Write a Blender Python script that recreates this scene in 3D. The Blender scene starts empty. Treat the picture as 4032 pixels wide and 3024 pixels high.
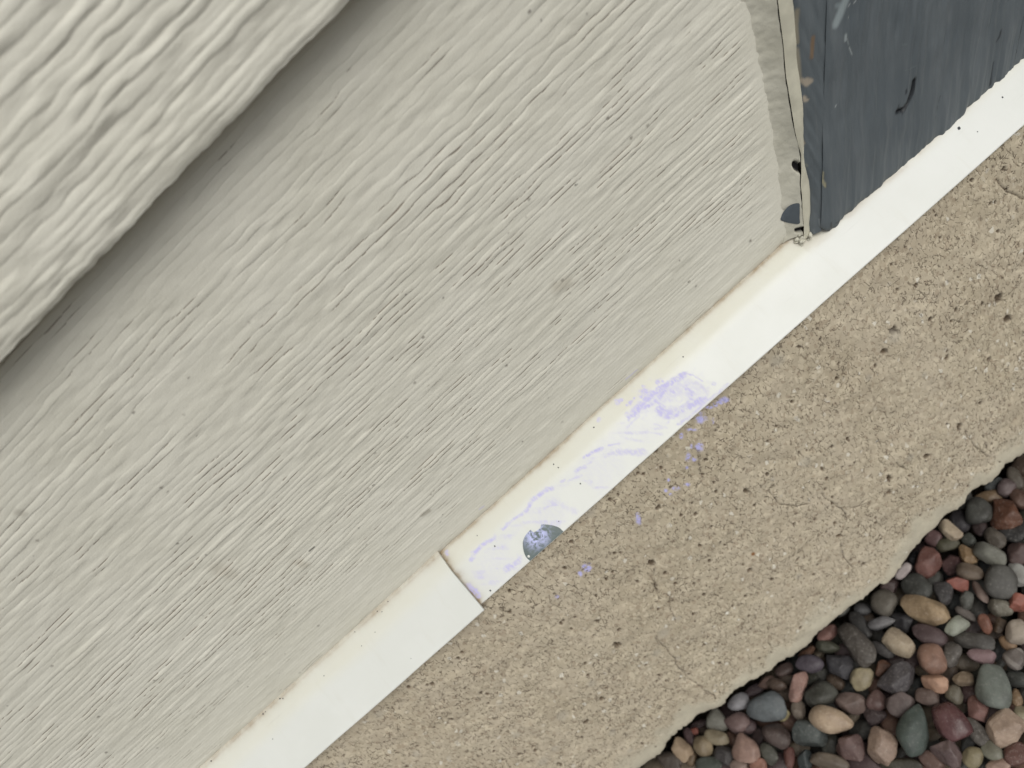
import bpy, bmesh, math, random
import numpy as np
from mathutils import Matrix, Vector

# ------------------------------------------------------------------ camera, sky, sun, exposure
scene = bpy.context.scene
COL = scene.collection
cam_data = bpy.data.cameras.new('camera')
cam = bpy.data.objects.new('camera', cam_data)
COL.objects.link(cam)
cam_data.sensor_width = 36.0
cam_data.lens = 25.0
cam_data.clip_start = .01
cam_data.clip_end = 500
cam.matrix_world = Matrix([[0.730808, 0.674133, 0.107073, 0.0], [-0.363733, 0.517348, -0.774629, -0.206], [-0.577597, 0.527159, 0.623286, 0.207196], [0.0, 0.0, 0.0, 1.0]])
cam_data.dof.use_dof = True
cam_data.dof.focus_distance = .262
cam_data.dof.aperture_fstop = 11.0
scene.camera = cam

world = bpy.data.worlds.new('World')
scene.world = world
world.use_nodes = True
wn, wl = world.node_tree.nodes, world.node_tree.links
wn.clear()
sky = wn.new('ShaderNodeTexSky'); sky.sky_type = 'NISHITA'; sky.sun_disc = False
SUN_EL, SUN_AZ = 52.0, 158.0       # azimuth clockwise from +Y: out from the wall and a little to the right
sky.sun_elevation = math.radians(SUN_EL); sky.sun_rotation = math.radians(SUN_AZ)
sky.air_density = 1.0; sky.dust_density = 3.0
hs = wn.new('ShaderNodeHueSaturation'); hs.inputs['Saturation'].default_value = .22
bg = wn.new('ShaderNodeBackground'); bg.inputs['Strength'].default_value = .115
wo = wn.new('ShaderNodeOutputWorld')
wl.new(sky.outputs[0], hs.inputs['Color']); wl.new(hs.outputs[0], bg.inputs['Color']); wl.new(bg.outputs[0], wo.inputs['Surface'])

sd = bpy.data.lights.new('sun', 'SUN'); sd.energy = 1.5; sd.angle = math.radians(48); sd.color = (1, .975, .90)
sun = bpy.data.objects.new('sun', sd); COL.objects.link(sun)
el, az = math.radians(SUN_EL), math.radians(SUN_AZ)
sun.rotation_euler = Vector((math.sin(az)*math.cos(el), math.cos(az)*math.cos(el), math.sin(el))).to_track_quat('Z', 'Y').to_euler()

vs = scene.view_settings
vs.view_transform = 'Standard'; vs.look = 'None'; vs.gamma = 1; vs.use_curve_mapping = False
vs.exposure = -.07

# ------------------------------------------------------------------ measured outlines (metres; x along the wall, z up, y into the wall)
RAGGED = [[-.1476,-.16305],[-.13472,-.16453],[-.1218,-.16587],[-.11195,-.16568],[-.10567,-.16372],[-.09131,-.16277],[-.0765,-.1639],[-.07096,-.16765],[-.06184,-.16612],[-.05196,-.16739],[-.03999,-.17161],[-.0352,-.17036],[-.02758,-.17304],[-.01522,-.17447],[-.00874,-.17239],[-.00189,-.17299],[.00636,-.17337],[.01062,-.17272],[.01919,-.17358],[.02697,-.17347],[.03625,-.17531],[.04478,-.17234],[.05164,-.1675],[.06055,-.1672],[.06728,-.16617],[.0733,-.16524],[.07955,-.1664],[.09011,-.16476],[.09828,-.16561],[.10431,-.16572],[.10844,-.16455],[.11336,-.1643],[.1191,-.16499],[.12864,-.16506]]
CRACKS = [[[-.06521,-.09826],[-.06657,-.10638],[-.06815,-.11767],[-.06995,-.12508],[-.07133,-.1326],[-.07053,-.14061],[-.07005,-.14691],[-.06997,-.15272],[-.06969,-.15891]],[[-.05148,-.09118],[-.05183,-.09425],[-.05395,-.09981]],[[-.04688,-.07327],[-.04952,-.07881]],[[.03381,-.09773],[.03604,-.1101],[.03712,-.11552],[.0362,-.12034],[.03317,-.12358],[.02902,-.12556]],[[.02604,-.13079],[.02361,-.14051],[.02372,-.14808]],[[.10092,-.12506],[.10209,-.13795],[.10472,-.14805]],[[.03948,-.11663],[.04393,-.11934],[.04832,-.11784]],[[.00566,-.03418],[.00241,-.04193],[-.00039,-.04753],[-.00429,-.04827]],[[.01673,-.07636],[.01728,-.08649],[.02212,-.09378],[.02711,-.09718]],[[.06844,-.11203],[.0696,-.11884]],[[.15978,-.03016],[.16226,-.03827],[.16703,-.04625]],[[-.066,-.09795],[-.06778,-.10963]],[[-.04314,-.06667],[-.04793,-.07464],[-.05082,-.08176]]]
PITS = [[.0098,-.06757,.00139],[.02846,-.12611,.00147],[.05823,-.1244,.00136],[.06205,-.11711,.00134],[-.04146,-.06364,.00146],[-.01307,-.10504,.00107],[.08147,-.12199,.00136],[.02148,-.06802,.0009],[-.0228,-.04262,.00093],[.03046,-.11777,.001],[-.04569,-.10337,.00085],[.04527,-.13456,.00092],[-.08029,-.0866,.00158],[-.1062,-.10775,.00144],[-.12027,-.11259,.00165],[-.06025,-.05371,.00083],[-.05588,-.05282,.00077],[-.05178,-.066,.00085],[-.04175,-.06299,.00133],[-.01278,-.10495,.00107],[-.04573,-.1034,.00099],[-.07901,-.12591,.00062],[-.10064,-.08957,.00088],[-.07626,-.10462,.00066],[-.08686,-.05537,.00071],[.14184,-.07794,.00197],[.14099,-.09009,.00175],[.0978,-.05353,.00197],[.09028,-.05874,.00149],[.10035,-.12008,.0017],[-.08024,-.08724,.00178]]
FLECKS = [[-.03456,-.11693,.00098],[-.03299,-.12487,.00067],[-.04079,-.14631,.00069],[.02957,-.08728,.00062],[.06866,-.13117,.00092],[.07044,-.13356,.00069],[.01927,-.1482,.00094],[-.0049,-.06052,.00058],[-.07267,-.13038,.00067],[-.03049,-.11737,.00055],[.04825,-.16429,.00061]]
RUST = [-.0066,-.09886]
DUST = [[.02764,-.02395,.00154,-.00165,-.00065,-.00096],[.02368,-.02266,.00084,-.0009,-.00059,-.00085],[.02526,-.02317,.00112,-.0012,-.00047,-.00068],[.01518,-.023,.00166,-.00181,-.00091,-.0013],[.01716,-.02156,.00083,-.0009,-.00048,-.00068],[.01883,-.02758,.00039,-.00043,-.00072,-.00104],[.00976,-.02375,.00138,-.00151,-.00044,-.00062],[.00502,-.02283,.00041,-.00045,-.00069,-.00096],[.00742,-.03297,.00106,-.00118,-.00145,-.00206],[.00531,-.02999,.00033,-.00037,-.00063,-.00088],[.00171,-.03295,.00078,-.00087,-.00117,-.00164],[.00261,-.03589,.00061,-.00069,-.00056,-.00079],[-.0019,-.03694,.00042,-.00047,-.00046,-.00065],[-.01095,-.03551,.00036,-.00041,-.00048,-.00065],[-.01483,-.03872,.0006,-.0007,-.00054,-.00073],[-.01099,-.04147,.00069,-.0008,-.00053,-.00073],[-.00687,-.04352,.00098,-.00112,-.00045,-.00063],[-.01453,-.04212,.0005,-.00058,-.00038,-.00052],[.02131,-.02188,.00111,-.0012,-.00033,-.00047],[-.0314,-.03983,.00076,-.0009,-.00181,-.00236],[-.06214,-.04175,.00126,-.00157,-.00135,-.00165],[-.06612,-.04209,.00068,-.00085,-.00081,-.00098],[-.08015,-.04293,.00056,-.00072,-.00058,-.00068],[-.01169,-.04088,.00077,-.00089,-.00064,-.00088]]
CHALK = [[[[-.00491,.00983],[.00157,.00972],[.00571,.0095],[.01036,.00975],[.01449,.01055],[.01862,.01134],[.02171,.01219]],.00097,.85],[[[.00137,.01103],[.00531,.0126],[.01146,.01174],[.01326,.0119]],.00077,.6],[[[.02245,.01138],[.02471,.01469],[.02571,.01882]],.00023,.45],[[[.01926,.01539],[.01911,.0187],[.01817,.0213]],.00086,.55],[[[.00594,.01565],[.00556,.01925],[.00846,.02137],[.01308,.0216],[.01722,.02338],[.02054,.02394]],.00125,.62],[[[.01407,.01313],[.01463,.01463]],.00077,.5],[[[.00714,.01327],[.00776,.01631]],.00058,.5],[[[.00706,.02501],[.01196,.02598],[.02135,.02565],[.02668,.02608],[.03196,.026]],.00042,.4],[[[-.00869,.01288],[-.00532,.01243],[-.00194,.0125]],.00039,.3],[[[-.02245,.01547],[-.01923,.01684],[-.01487,.02019],[-.01077,.02431]],.00097,.4],[[[-.01888,.0132],[-.01537,.01533]],.00031,.5],[[[-.0296,.01015],[-.02532,.01096],[-.02143,.01217]],.00055,.6],[[[-.03185,.01262],[-.02862,.01349]],.00035,.35],[[[-.004,.01904],[-.00018,.02393]],.00035,.3],[[[-.01197,.01539],[-.00753,.0213]],.00042,.22],[[[.02101,.01452],[.02394,.01867],[.02405,.02271]],.00086,.3],[[[.00038,.01853],[.00288,.02323]],.00027,.3],[[[.00368,.01064],[.01045,.01231],[.01796,.0147],[.02042,.01989]],.00327,.26],[[[.00708,.01865],[.01287,.02288],[.02103,.0234]],.00229,.2],[[[-.03576,.01183],[-.03171,.01291]],.00063,.55],[[[-.04299,.01145],[-.04164,.01163]],.00047,.5],[[[-.04076,.01289],[-.03533,.01468]],.00039,.35],[[[-.06218,.01066],[-.0566,.00903],[-.05007,.00973],[-.04786,.01067]],.00067,.65],[[[-.0745,.01],[-.06851,.00968],[-.06409,.0105]],.00048,.55],[[[-.09322,.01048],[-.09,.00924],[-.08474,.00923],[-.07942,.01027]],.00064,.65],[[[-.08447,.02274],[-.08111,.0236],[-.07755,.02365]],.00095,.55],[[[-.05567,.01478],[-.05184,.01561]],.00051,.4],[[[-.04947,.01914],[-.047,.0242]],.00102,.2],[[[-.10123,.0176],[-.10055,.02209],[-.10096,.0237]],.0008,.8],[[[-.09979,.00124],[-.10008,.00217]],.00052,.7],[[[.00613,.00683],[.00616,.00686]],.001,.8],[[[.01235,.00755],[.01238,.00758]],.0006,.8],[[[-.00091,.00589],[-.00089,.00591]],.0006,.8],[[[-.00274,.00287],[-.00271,.0029]],.0005,.8],[[[-.00473,.0023],[-.0047,.00233]],.0007,.8],[[[-.00248,.00597],[-.00245,.006]],.0004,.8],[[[.0143,.00863],[.01433,.00866]],.0004,.8],[[[-.00072,.01063],[-.0007,.01065]],.0006,.8],[[[-.00307,.0105],[-.00304,.01052]],.00045,.8],[[[.0222,.02421],[.02222,.02424]],.0007,.8],[[[.02822,.02233],[.02824,.02236]],.0005,.8],[[[-.01512,.00274],[-.01509,.00276]],.0006,.8],[[[.00736,.00434],[.00738,.00437]],.00035,.8],[[[.00156,.00588],[.00159,.00591]],.0004,.8],[[[.00356,.00751],[.00359,.00754]],.00045,.8],[[[.01589,.01008],[.01592,.01011]],.0006,.8]]
CHIP = [[-.06094,.01889],[-.05944,.02018],[-.05741,.02257],[-.0563,.0247],[-.05614,.02611],[-.05656,.02623],[-.06126,.02597],[-.06572,.02584],[-.0702,.02572],[-.07367,.02573],[-.07444,.02574],[-.07476,.02481],[-.0742,.02271],[-.07288,.02053],[-.07132,.0189],[-.06905,.01788],[-.06703,.01757],[-.06587,.01756],[-.06606,.0184],[-.06554,.0191],[-.06415,.01947],[-.06232,.01956],[-.06154,.01912]]
CHIPDOT = [[-.0737,.02504],[-.07326,.02541]]
SPOTS = [[.15933,.01178,.00061],[.17765,.01406,.00034],[.16286,.01735,.00022],[-.09542,.02514,.00041],[-.08175,.01284,.00035],[-.0848,.00467,.00022],[-.10607,.00174,.00045],[-.11267,.00048,.00029],[.0268,.00649,.00029],[-.04094,.00378,.00031],[-.04034,.00612,.00031],[-.01852,.00364,.00031],[-.12693,.00021,.00044],[-.11274,.00044,.00043],[-.03786,.0169,.0003],[-.05474,.02247,.00023],[-.1271,.00017,.00045],[-.12688,-.0005,.00033],[-.13294,-.00041,.00045],[-.13772,.00191,.00034],[-.13942,-.00073,.00045],[-.11274,.00037,.00033],[-.15368,.00694,.00028],[-.1988,-.0002,.00049],[-.19759,.00125,.00036],[-.20942,-.0008,.00049],[-.15306,.0002,.00035],[-.24257,-.00142,.00051],[-.14525,.00648,.00028],[-.12236,.00124,.00028],[-.17551,.00583,.00029],[-.20795,-.01326,.00031],[-.13998,.02435,.00025],[-.11933,.02776,.0003],[-.21139,.0112,.00027]]
BOARD_BOTTOM = [[.09298,.00511],[.09456,.00317],[.09666,.00095],[.09739,.00091],[.09819,-.00154],[.09882,-.0025],[.09998,-.00372],[.10193,-.00386],[.10262,-.00503],[.10525,-.00338],[.10808,-.00385],[.11201,-.00331],[.11608,-.00377],[.12559,-.00458],[.13203,-.00524],[.13696,-.00603],[.14261,-.00553],[.14681,-.00486],[.1483,-.00472],[.15307,-.00644],[.15683,-.00692],[.16019,-.00703],[.16417,-.00545],[.16532,-.00352],[.17069,-.00517],[.17498,-.0063],[.17775,-.00615],[.17871,-.00485],[.18394,-.00732],[.18694,-.00643],[.18761,-.00455],[.19176,-.0065]]
BOARD_FRONT_EDGE = [[.12921,.075],[.12556,.06796],[.12113,.05739],[.1155,.04293],[.11056,.03055],[.10781,.02439],[.10333,.01445],[.09719,.00039]]
BOARD_BACK_EDGE = [[.1207,.08175],[.11932,.07734],[.11707,.07061],[.11497,.0634],[.1126,.05496],[.11057,.04798],[.1082,.04096],[.10614,.03574],[.10407,.03132],[.10287,.02731],[.10227,.02298],[.10194,.02041],[.10037,.0154],[.09862,.01053],[.09736,.00715],[.09531,.00336],[.09469,.00092]]
CRACK_LINE = [[.11705,.08484],[.11494,.07732],[.11322,.07102],[.11013,.06149],[.10858,.05538],[.10714,.04891],[.10548,.04237],[.10445,.03614],[.10381,.03183],[.10105,.02523],[.09913,.02149],[.09785,.01727],[.09628,.01293],[.09461,.00772],[.09335,.0038]]
CAULK_LINE = [[.1097,.09073],[.10979,.08511],[.10824,.07783],[.10546,.06609],[.10209,.0539],[.09846,.04209],[.09577,.0335],[.0928,.02469],[.09071,.01722],[.08951,.01366],[.0874,.00627]]
SPLAT = [[.09587,.0143],[.09544,.01247],[.09383,.00837],[.09285,.00586],[.09108,.00692],[.08933,.00916],[.08846,.01105],[.08898,.01186],[.09117,.01344],[.09369,.01465]]
HOLES = [[.10143,.02768,.0013,.0028],[.09213,.00304,.0017,.0012]]
BOARD_MARKS = [[[[.13535,.07113],[.13281,.06925],[.13071,.06763],[.12893,.06639]],.00124,[150,160,162],.8,1],[[[.13116,.07133],[.13215,.07049]],.00071,[140,150,152],.5,1],[[[.1309,.06045],[.13015,.05894]],.00043,[160,168,168],.7,1],[[[.13093,.05898],[.13067,.05666]],.00021,[150,158,158],.7,1],[[[.13067,.05557],[.13089,.05241]],.00025,[165,172,172],.8,1],[[[.12009,.04132],[.1196,.04055]],.00018,[190,195,195],.9,1],[[[.13371,.06505],[.13365,.06458]],.00016,[190,195,195],.8,1],[[[.13783,.06769],[.13693,.06727]],.00021,[190,195,195],.8,1],[[[.13569,.06849],[.1347,.06781]],.00014,[180,185,185],.7,1],[[[.14904,.02517],[.14726,.02183],[.14447,.01935],[.14204,.01818],[.13979,.01976]],.0006,[18,20,24],.9,1],[[[.14178,.018],[.1408,.01543]],.00014,[35,38,42],.8,1],[[[.14517,.02458],[.14468,.02358]],.00021,[30,32,36],.8,1],[[[.14058,.02168],[.13997,.02033]],.00011,[30,32,36],.7,1],[[[.18023,.00491],[.17861,.0009],[.17729,-.00263]],.00018,[30,32,36],.7,1],[[[.18523,.01502],[.18426,.01311],[.18286,.01216]],.00018,[30,26,24],.7,1],[[[.15717,.01062],[.15464,.00732],[.15293,.00403]],.00014,[45,50,54],.6,1],[[[.14843,.04104],[.15004,.03981]],.00043,[110,118,120],.4,1],[[[.14683,.0316],[.15082,.03001]],.00032,[110,118,120],.45,1],[[[.15746,.04247],[.1575,.04189]],.00053,[105,112,116],.4,1],[[[.12082,.07801],[.1188,.07362],[.11714,.06875]],.0005,[140,132,112],.85,0],[[[.116,.0701],[.11484,.06645],[.11332,.06191]],.00032,[150,145,128],.8,0],[[[.11613,.06677],[.11499,.06265],[.11336,.05732]],.0006,[148,140,120],.8,0],[[[.11396,.0564],[.11451,.05435],[.11583,.0547],[.11508,.05576]],.0006,[172,160,142],.9,0],[[[.11238,.0506],[.11211,.04945],[.11266,.04934]],.00046,[170,158,140],.9,0],[[[.10611,.03629],[.10609,.03521]],.00032,[165,150,130],.85,0],[[[.12153,.06739],[.12021,.0646],[.11888,.06177]],.00046,[128,100,68],.75,0],[[[.12021,.0792],[.1169,.07179],[.11414,.06341],[.11199,.0578]],.00016,[24,24,26],.85,0],[[[.11895,.08358],[.11766,.07971],[.11633,.07576],[.11512,.07159]],.00021,[70,78,84],.5,0],[[[.10493,.03521],[.10367,.03176],[.10259,.02874]],.00013,[150,145,130],.8,0],[[[.10177,.0258],[.10213,.02194],[.10293,.01828]],.00011,[40,42,44],.6,1],[[[.1035,.02785],[.10365,.02667]],.00032,[120,122,112],.7,0],[[[.10632,.02199],[.10533,.01945],[.10502,.01617]],.00045,[165,158,128],.8,1],[[[.10328,.02639],[.10305,.02102]],.0008,[100,104,100],.5,1],[[[.09679,.0077],[.09524,.00386]],.00021,[160,150,125],.8,0],[[[.09474,.00596],[.09395,.00403]],.00037,[15,14,14],.9,0],[[[.09871,.00454],[.09741,.0004]],.00016,[140,146,148],.6,0],[[[.1015,.00019],[.10077,-.00261]],.00029,[40,36,30],.8,1],[[[.10309,-.00187],[.10574,-.00385]],.00019,[50,46,40],.8,1],[[[.10967,.00181],[.10759,-.00341]],8e-05,[40,42,46],.7,1],[[[.16479,-.00484],[.16774,-.00421],[.17075,-.00522]],.00039,[205,200,180],.85,1],[[[.17565,-.00551],[.17743,-.00517]],.00046,[205,200,180],.85,1],[[[.17834,-.0049],[.18072,-.00707],[.18268,-.00689]],.00046,[95,92,90],.8,1],[[[.17801,-.00438],[.18048,-.00489],[.18392,-.00715]],.00018,[20,19,20],.9,1],[[[.18692,-.00467],[.18892,-.00541]],.00039,[24,23,26],.9,1],[[[.18625,-.0073],[.18682,-.00652]],.00021,[24,23,26],.9,1]]
SIDING_MARKS = [[[[-.09192,.02266],[-.08925,.02199]],.00098,[120,110,92],.5],[[[.00424,.00309],[.00996,.00278]],.00036,[185,180,225],.45],[[[-.07611,.004],[-.07435,.0036]],.00046,[185,180,225],.4],[[[-.1538,.07051],[-.15377,.06323]],.00248,[150,140,122],.25],[[[-.13649,.04709],[-.13608,.04391]],.00165,[150,140,122],.3],[[[.00784,.05866],[.01152,.05691]],.0022,[150,138,118],.3],[[[.03437,.08315],[.03498,.08272]],.00026,[40,35,30],.8],[[[.06534,.05709],[.06545,.05678]],.00018,[60,55,50],.8],[[[-.12983,.04755],[-.12723,.04735]],.00033,[40,36,32],.8],[[[-.12346,.02215],[-.12355,.02179]],.00021,[60,55,50],.7],[[[-.11097,.03963],[-.111,.03922]],.00029,[90,85,75],.6],[[[-.16597,.13546],[-.16589,.13443]],.00124,[120,112,98],.35],[[[-.09326,.04984],[-.09246,.04964]],.00025,[60,50,45],.8],[[[.08964,.00082],[.09301,.00054]],.0002,[40,30,26],.8]]
PEBBLES = [
 [.12,-.0378,-.2055,.0065,.0035,-2.14,112,102,86,0,"olive grey oval pebble against the concrete just above the pale grey green long oval pebble"],
 [.1129,-.0396,-.2044,.0051,.004,-2.95,120,100,98,0,"mauve grey pebble with a pale patch just above the pale grey green long oval pebble"],
 [.1039,-.0366,-.2055,.0064,.0035,2.62,150,120,80,0,"tan flat pebble tucked against the concrete just above the pale grey green long oval pebble"],
 [.1112,-.0336,-.2072,.0054,.0031,-2.98,108,114,114,0,"blue grey pebble under the concrete lip just above the pale grey green long oval pebble"],
 [.1013,-.0489,-.2017,.0088,.0066,-2.24,122,74,44,1,"rust brown angular pebble near the concrete"],
 [.1127,-.0473,-.205,.0062,.0042,-1.95,112,80,62,0,"brown rounded pebble just right of the rust brown angular pebble near the concrete"],
 [.0942,-.0406,-.2022,.0077,.0064,.85,92,92,84,0,"grey green rounded pebble by the concrete just above the pale grey green long oval pebble"],
 [.0886,-.0455,-.2066,.0052,.0034,-2.16,82,64,62,0,"dark purple brown pebble just left of the rust brown angular pebble near the concrete"],
 [.0847,-.0366,-.2066,.0064,.0048,-2.29,66,62,66,0,"charcoal purple pebble under the lip just above the pale grey green long oval pebble"],
 [.0765,-.0392,-.2011,.0064,.0039,1.52,215,190,150,1,"cream angular pebble with a bright tip"],
 [.071,-.0425,-.2044,.0056,.0036,2.56,98,94,68,0,"olive green flat pebble just below the cream angular pebble with a bright tip"],
 [.0686,-.0359,-.205,.0045,.0041,.41,122,86,84,0,"mauve round pebble against the concrete just above the red brown jagged stone by the concrete"],
 [.0797,-.0467,-.2055,.0039,.0032,1.24,92,96,86,0,"small sage grey pebble just right of the cream angular pebble with a bright tip"],
 [.0884,-.0549,-.2033,.0064,.0045,-1.99,104,94,80,0,"grey brown oval pebble just above the pale grey green long oval pebble"],
 [.0983,-.0571,-.2055,.0075,.0061,.53,66,64,62,2,"charcoal flat pebble just below the rust brown angular pebble near the concrete"],
 [.0799,-.0603,-.2011,.008,.0048,1.78,138,138,122,0,"pale grey green long oval pebble"],
 [.089,-.0669,-.2044,.0062,.0045,-2.55,102,76,70,0,"mauve brown pebble at the picture edge just above the large dull grey disc pebble"],
 [.0567,-.0445,-.2022,.0086,.0058,-2.71,138,86,72,1,"red brown jagged stone by the concrete"],
 [.0644,-.0509,-.2055,.006,.0046,-2.41,102,68,65,1,"dull maroon angular pebble just above the salmon red angular chip"],
 [.073,-.0527,-.2033,.0055,.004,-1.84,160,124,70,1,"yellow tan angular pebble just left of the pale grey green long oval pebble"],
 [.0668,-.0605,-.2017,.0062,.0043,2.16,122,102,80,0,"brown flattened oval pebble just right of the salmon red angular chip"],
 [.0726,-.0732,-.2006,.0084,.007,.69,94,92,85,2,"large dull grey disc pebble"],
 [.0818,-.0741,-.2039,.0065,.0044,-1.95,185,185,176,0,"whitish grey pebble at the picture edge just right of the large dull grey disc pebble"],
 [.043,-.0502,-.2022,.0076,.0067,1.41,78,79,72,2,"dark grey green flat pebble just below the pinkish white pebble stuck to the concrete lip"],
 [.0501,-.06,-.2028,.0064,.0042,-2.35,84,81,80,0,"dark grey upright oval pebble just left of the salmon red angular chip"],
 [.0588,-.0597,-.2044,.0052,.0042,2.27,178,94,72,1,"salmon red angular chip"],
 [.0552,-.0688,-.2039,.0049,.003,-2.47,98,99,90,0,"small grey green upright pebble just below the salmon red angular chip"],
 [.0627,-.0698,-.2039,.0063,.0024,-1.88,142,116,102,0,"thin pinkish brown long pebble just left of the large dull grey disc pebble"],
 [.0706,-.0834,-.2028,.0051,.004,-3.0,182,98,72,1,"brick red pebble at the picture edge just below the large dull grey disc pebble"],
 [.0632,-.0807,-.2039,.0054,.0042,2.27,134,128,108,0,"olive speckled pebble just below the large dull grey disc pebble"],
 [.0256,-.0456,-.2022,.0071,.0063,.36,118,110,95,0,"olive brown round pebble by the concrete"],
 [.034,-.04,-.2066,.0056,.0038,3.11,104,79,76,0,"dim mauve pebble under the lip just above the olive brown round pebble by the concrete"],
 [.0438,-.0421,-.1967,.0054,.0023,-3.01,190,174,168,0,"pinkish white pebble stuck to the concrete lip"],
 [.0551,-.0358,-.2088,.0048,.0031,-2.92,54,54,60,0,"black pebble in shade under the lip just left of the salmon red angular chip"],
 [.0371,-.0619,-.1995,.0115,.0065,2.15,186,154,104,1,"big tan broken stone with a hollow"],
 [.0154,-.0399,-.2066,.0044,.0034,2.54,92,92,93,0,"small grey pebble under the lip just above the long brown grey lozenge pebble"],
 [.017,-.0527,-.2022,.0071,.0033,2.67,136,134,134,0,"pale grey long oval pebble just below the olive brown round pebble by the concrete"],
 [.026,-.0575,-.205,.0057,.0053,1.37,66,64,67,1,"charcoal pebble just above the cream speckled oval pebble"],
 [.0087,-.0459,-.205,.0081,.0038,-1.66,72,70,68,0,"dark grey long pebble just above the long brown grey lozenge pebble"],
 [.0004,-.0538,-.2,.0125,.0063,-1.65,100,92,82,0,"long brown grey lozenge pebble"],
 [.0162,-.0661,-.2006,.0076,.0058,1.71,188,166,130,0,"cream speckled oval pebble"],
 [.0081,-.0617,-.2055,.0064,.003,1.89,88,84,82,0,"dark grey narrow pebble just left of the cream speckled oval pebble"],
 [-.0076,-.0387,-.2055,.0063,.0033,3.14,154,104,90,0,"dusty salmon pebble under the lip just left of the long brown grey lozenge pebble"],
 [-.0122,-.044,-.205,.0062,.0033,2.32,90,91,72,0,"dark olive flat pebble just right of the purple grey rounded pebble"],
 [-.0229,-.0393,-.2061,.0054,.0027,3.08,124,84,56,0,"orange brown pebble at the lip just above the purple grey rounded pebble"],
 [-.0255,-.0461,-.2022,.0076,.0048,2.54,104,93,104,0,"purple grey rounded pebble"],
 [-.014,-.0558,-.2022,.0068,.0057,2.28,80,78,82,1,"dark slate angular pebble just below the long brown grey lozenge pebble"],
 [-.0097,-.0668,-.2028,.0068,.0051,-3.0,180,164,118,0,"yellow cream rounded pebble just below the long brown grey lozenge pebble"],
 [.0013,-.0677,-.2061,.0047,.0026,-3.02,128,83,54,1,"copper brown chip just left of the large dark purple grey blunt pebble"],
 [-.0377,-.0517,-.2006,.0088,.0038,-2.54,192,142,122,1,"pink slab pebble shaped like a brick"],
 [-.0386,-.0388,-.2061,.0053,.0032,2.99,102,81,73,0,"brown pebble at the lip just above the pink slab pebble shaped like a brick"],
 [-.0468,-.0426,-.205,.0058,.0035,2.38,120,97,80,0,"warm brown oval pebble just left of the pink slab pebble shaped like a brick"],
 [-.0583,-.0498,-.2006,.0111,.0071,2.71,112,121,123,2,"flat blue grey pebble near the lip"],
 [-.0315,-.0611,-.2017,.0082,.0063,-3.07,86,86,75,0,"dark olive broad pebble just right of the pink slab pebble shaped like a brick"],
 [-.0459,-.0596,-.2039,.0051,.0037,-2.19,136,120,101,0,"small tan upright pebble just below the pink slab pebble shaped like a brick"],
 [-.0541,-.0565,-.2044,.0043,.003,-3.05,182,166,104,0,"small yellow pebble just right of the flat blue grey pebble near the lip"],
 [-.0221,-.0726,-.2028,.0072,.005,2.25,131,107,96,0,"brown mauve pebble with a dark pock just right of the large cream egg-shaped pebble"],
 [-.0121,-.0787,-.2039,.0053,.0045,-3.13,120,88,81,0,"mauve round pebble just left of the large dark purple grey blunt pebble"],
 [-.0213,-.0593,-.2061,.0049,.0034,1.77,98,79,60,0,"dark brown pebble just right of the purple grey rounded pebble"],
 [-.0354,-.0744,-.1989,.0105,.0065,2.25,216,184,142,3,"large cream egg-shaped pebble"],
 [-.0169,-.0828,-.205,.0054,.004,2.75,82,66,66,1,"dark mauve pebble just above the tan rough lumpy stone"],
 [-.0484,-.0721,-.2017,.0084,.0063,2.38,90,99,95,1,"rough teal grey stone below cream egg"],
 [-.0627,-.0629,-.2022,.0077,.006,2.25,97,79,72,0,"dark brown pebble with a seam just below the flat blue grey pebble near the lip"],
 [-.036,-.0878,-.2017,.0067,.0063,-2.5,121,90,83,1,"maroon three-sided pebble just left of the tan rough lumpy stone"],
 [-.0241,-.0958,-.2,.0085,.0064,-2.43,180,148,122,1,"tan rough lumpy stone"],
 [-.0719,-.0668,-.2039,.0056,.0041,-1.63,94,94,80,0,"olive oval pebble just right of the pinkish tan round pebble"],
 [-.0646,-.0742,-.2044,.0053,.0027,-2.23,116,68,57,0,"thin red brown pebble just below the rough teal grey stone below cream egg"],
 [-.0588,-.0793,-.2044,.0053,.0035,-2.41,68,79,79,0,"dark teal pebble just below the rough teal grey stone below cream egg"],
 [-.0488,-.0869,-.2017,.0092,.0037,2.39,123,108,88,0,"long olive brown pebble just below the rough teal grey stone below cream egg"],
 [.0031,-.0781,-.2011,.0099,.0064,3.03,94,88,90,1,"large dark purple grey blunt pebble"],
 [-.004,-.0864,-.2028,.0066,.0055,-3.09,115,97,92,0,"mauve grey round pebble just below the large dark purple grey blunt pebble"],
 [-.0691,-.0384,-.2022,.0065,.0041,2.95,150,148,152,0,"steel grey pebble with a white edge"],
 [-.0843,-.0385,-.2033,.0066,.006,2.29,130,128,113,0,"grey green blunt pebble at the lip just above the olive tan oval pebble"],
 [-.0762,-.0461,-.2022,.0071,.0059,2.68,137,107,101,0,"mauve brown round pebble just below the steel grey pebble with a white edge"],
 [-.073,-.05,-.2044,.005,.0038,2.64,98,74,74,0,"dark mauve pebble just above the pinkish tan round pebble"],
 [-.0906,-.0451,-.2022,.0071,.0039,2.4,164,148,110,0,"olive tan flattened pebble just right of the olive tan oval pebble"],
 [-.0995,-.044,-.2022,.0061,.0051,-1.27,164,142,100,0,"olive tan oval pebble"],
 [-.1108,-.0379,-.2022,.0074,.0049,1.78,196,164,122,1,"bright tan wedge pebble at the lip"],
 [-.1041,-.0345,-.2055,.0051,.0034,-1.73,108,82,82,0,"small mauve pebble at the lip just above the bright tan wedge pebble at the lip"],
 [-.1001,-.0339,-.2055,.0029,.0019,2.56,164,82,60,0,"tiny red pebble at the lip just above the olive tan oval pebble"],
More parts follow.
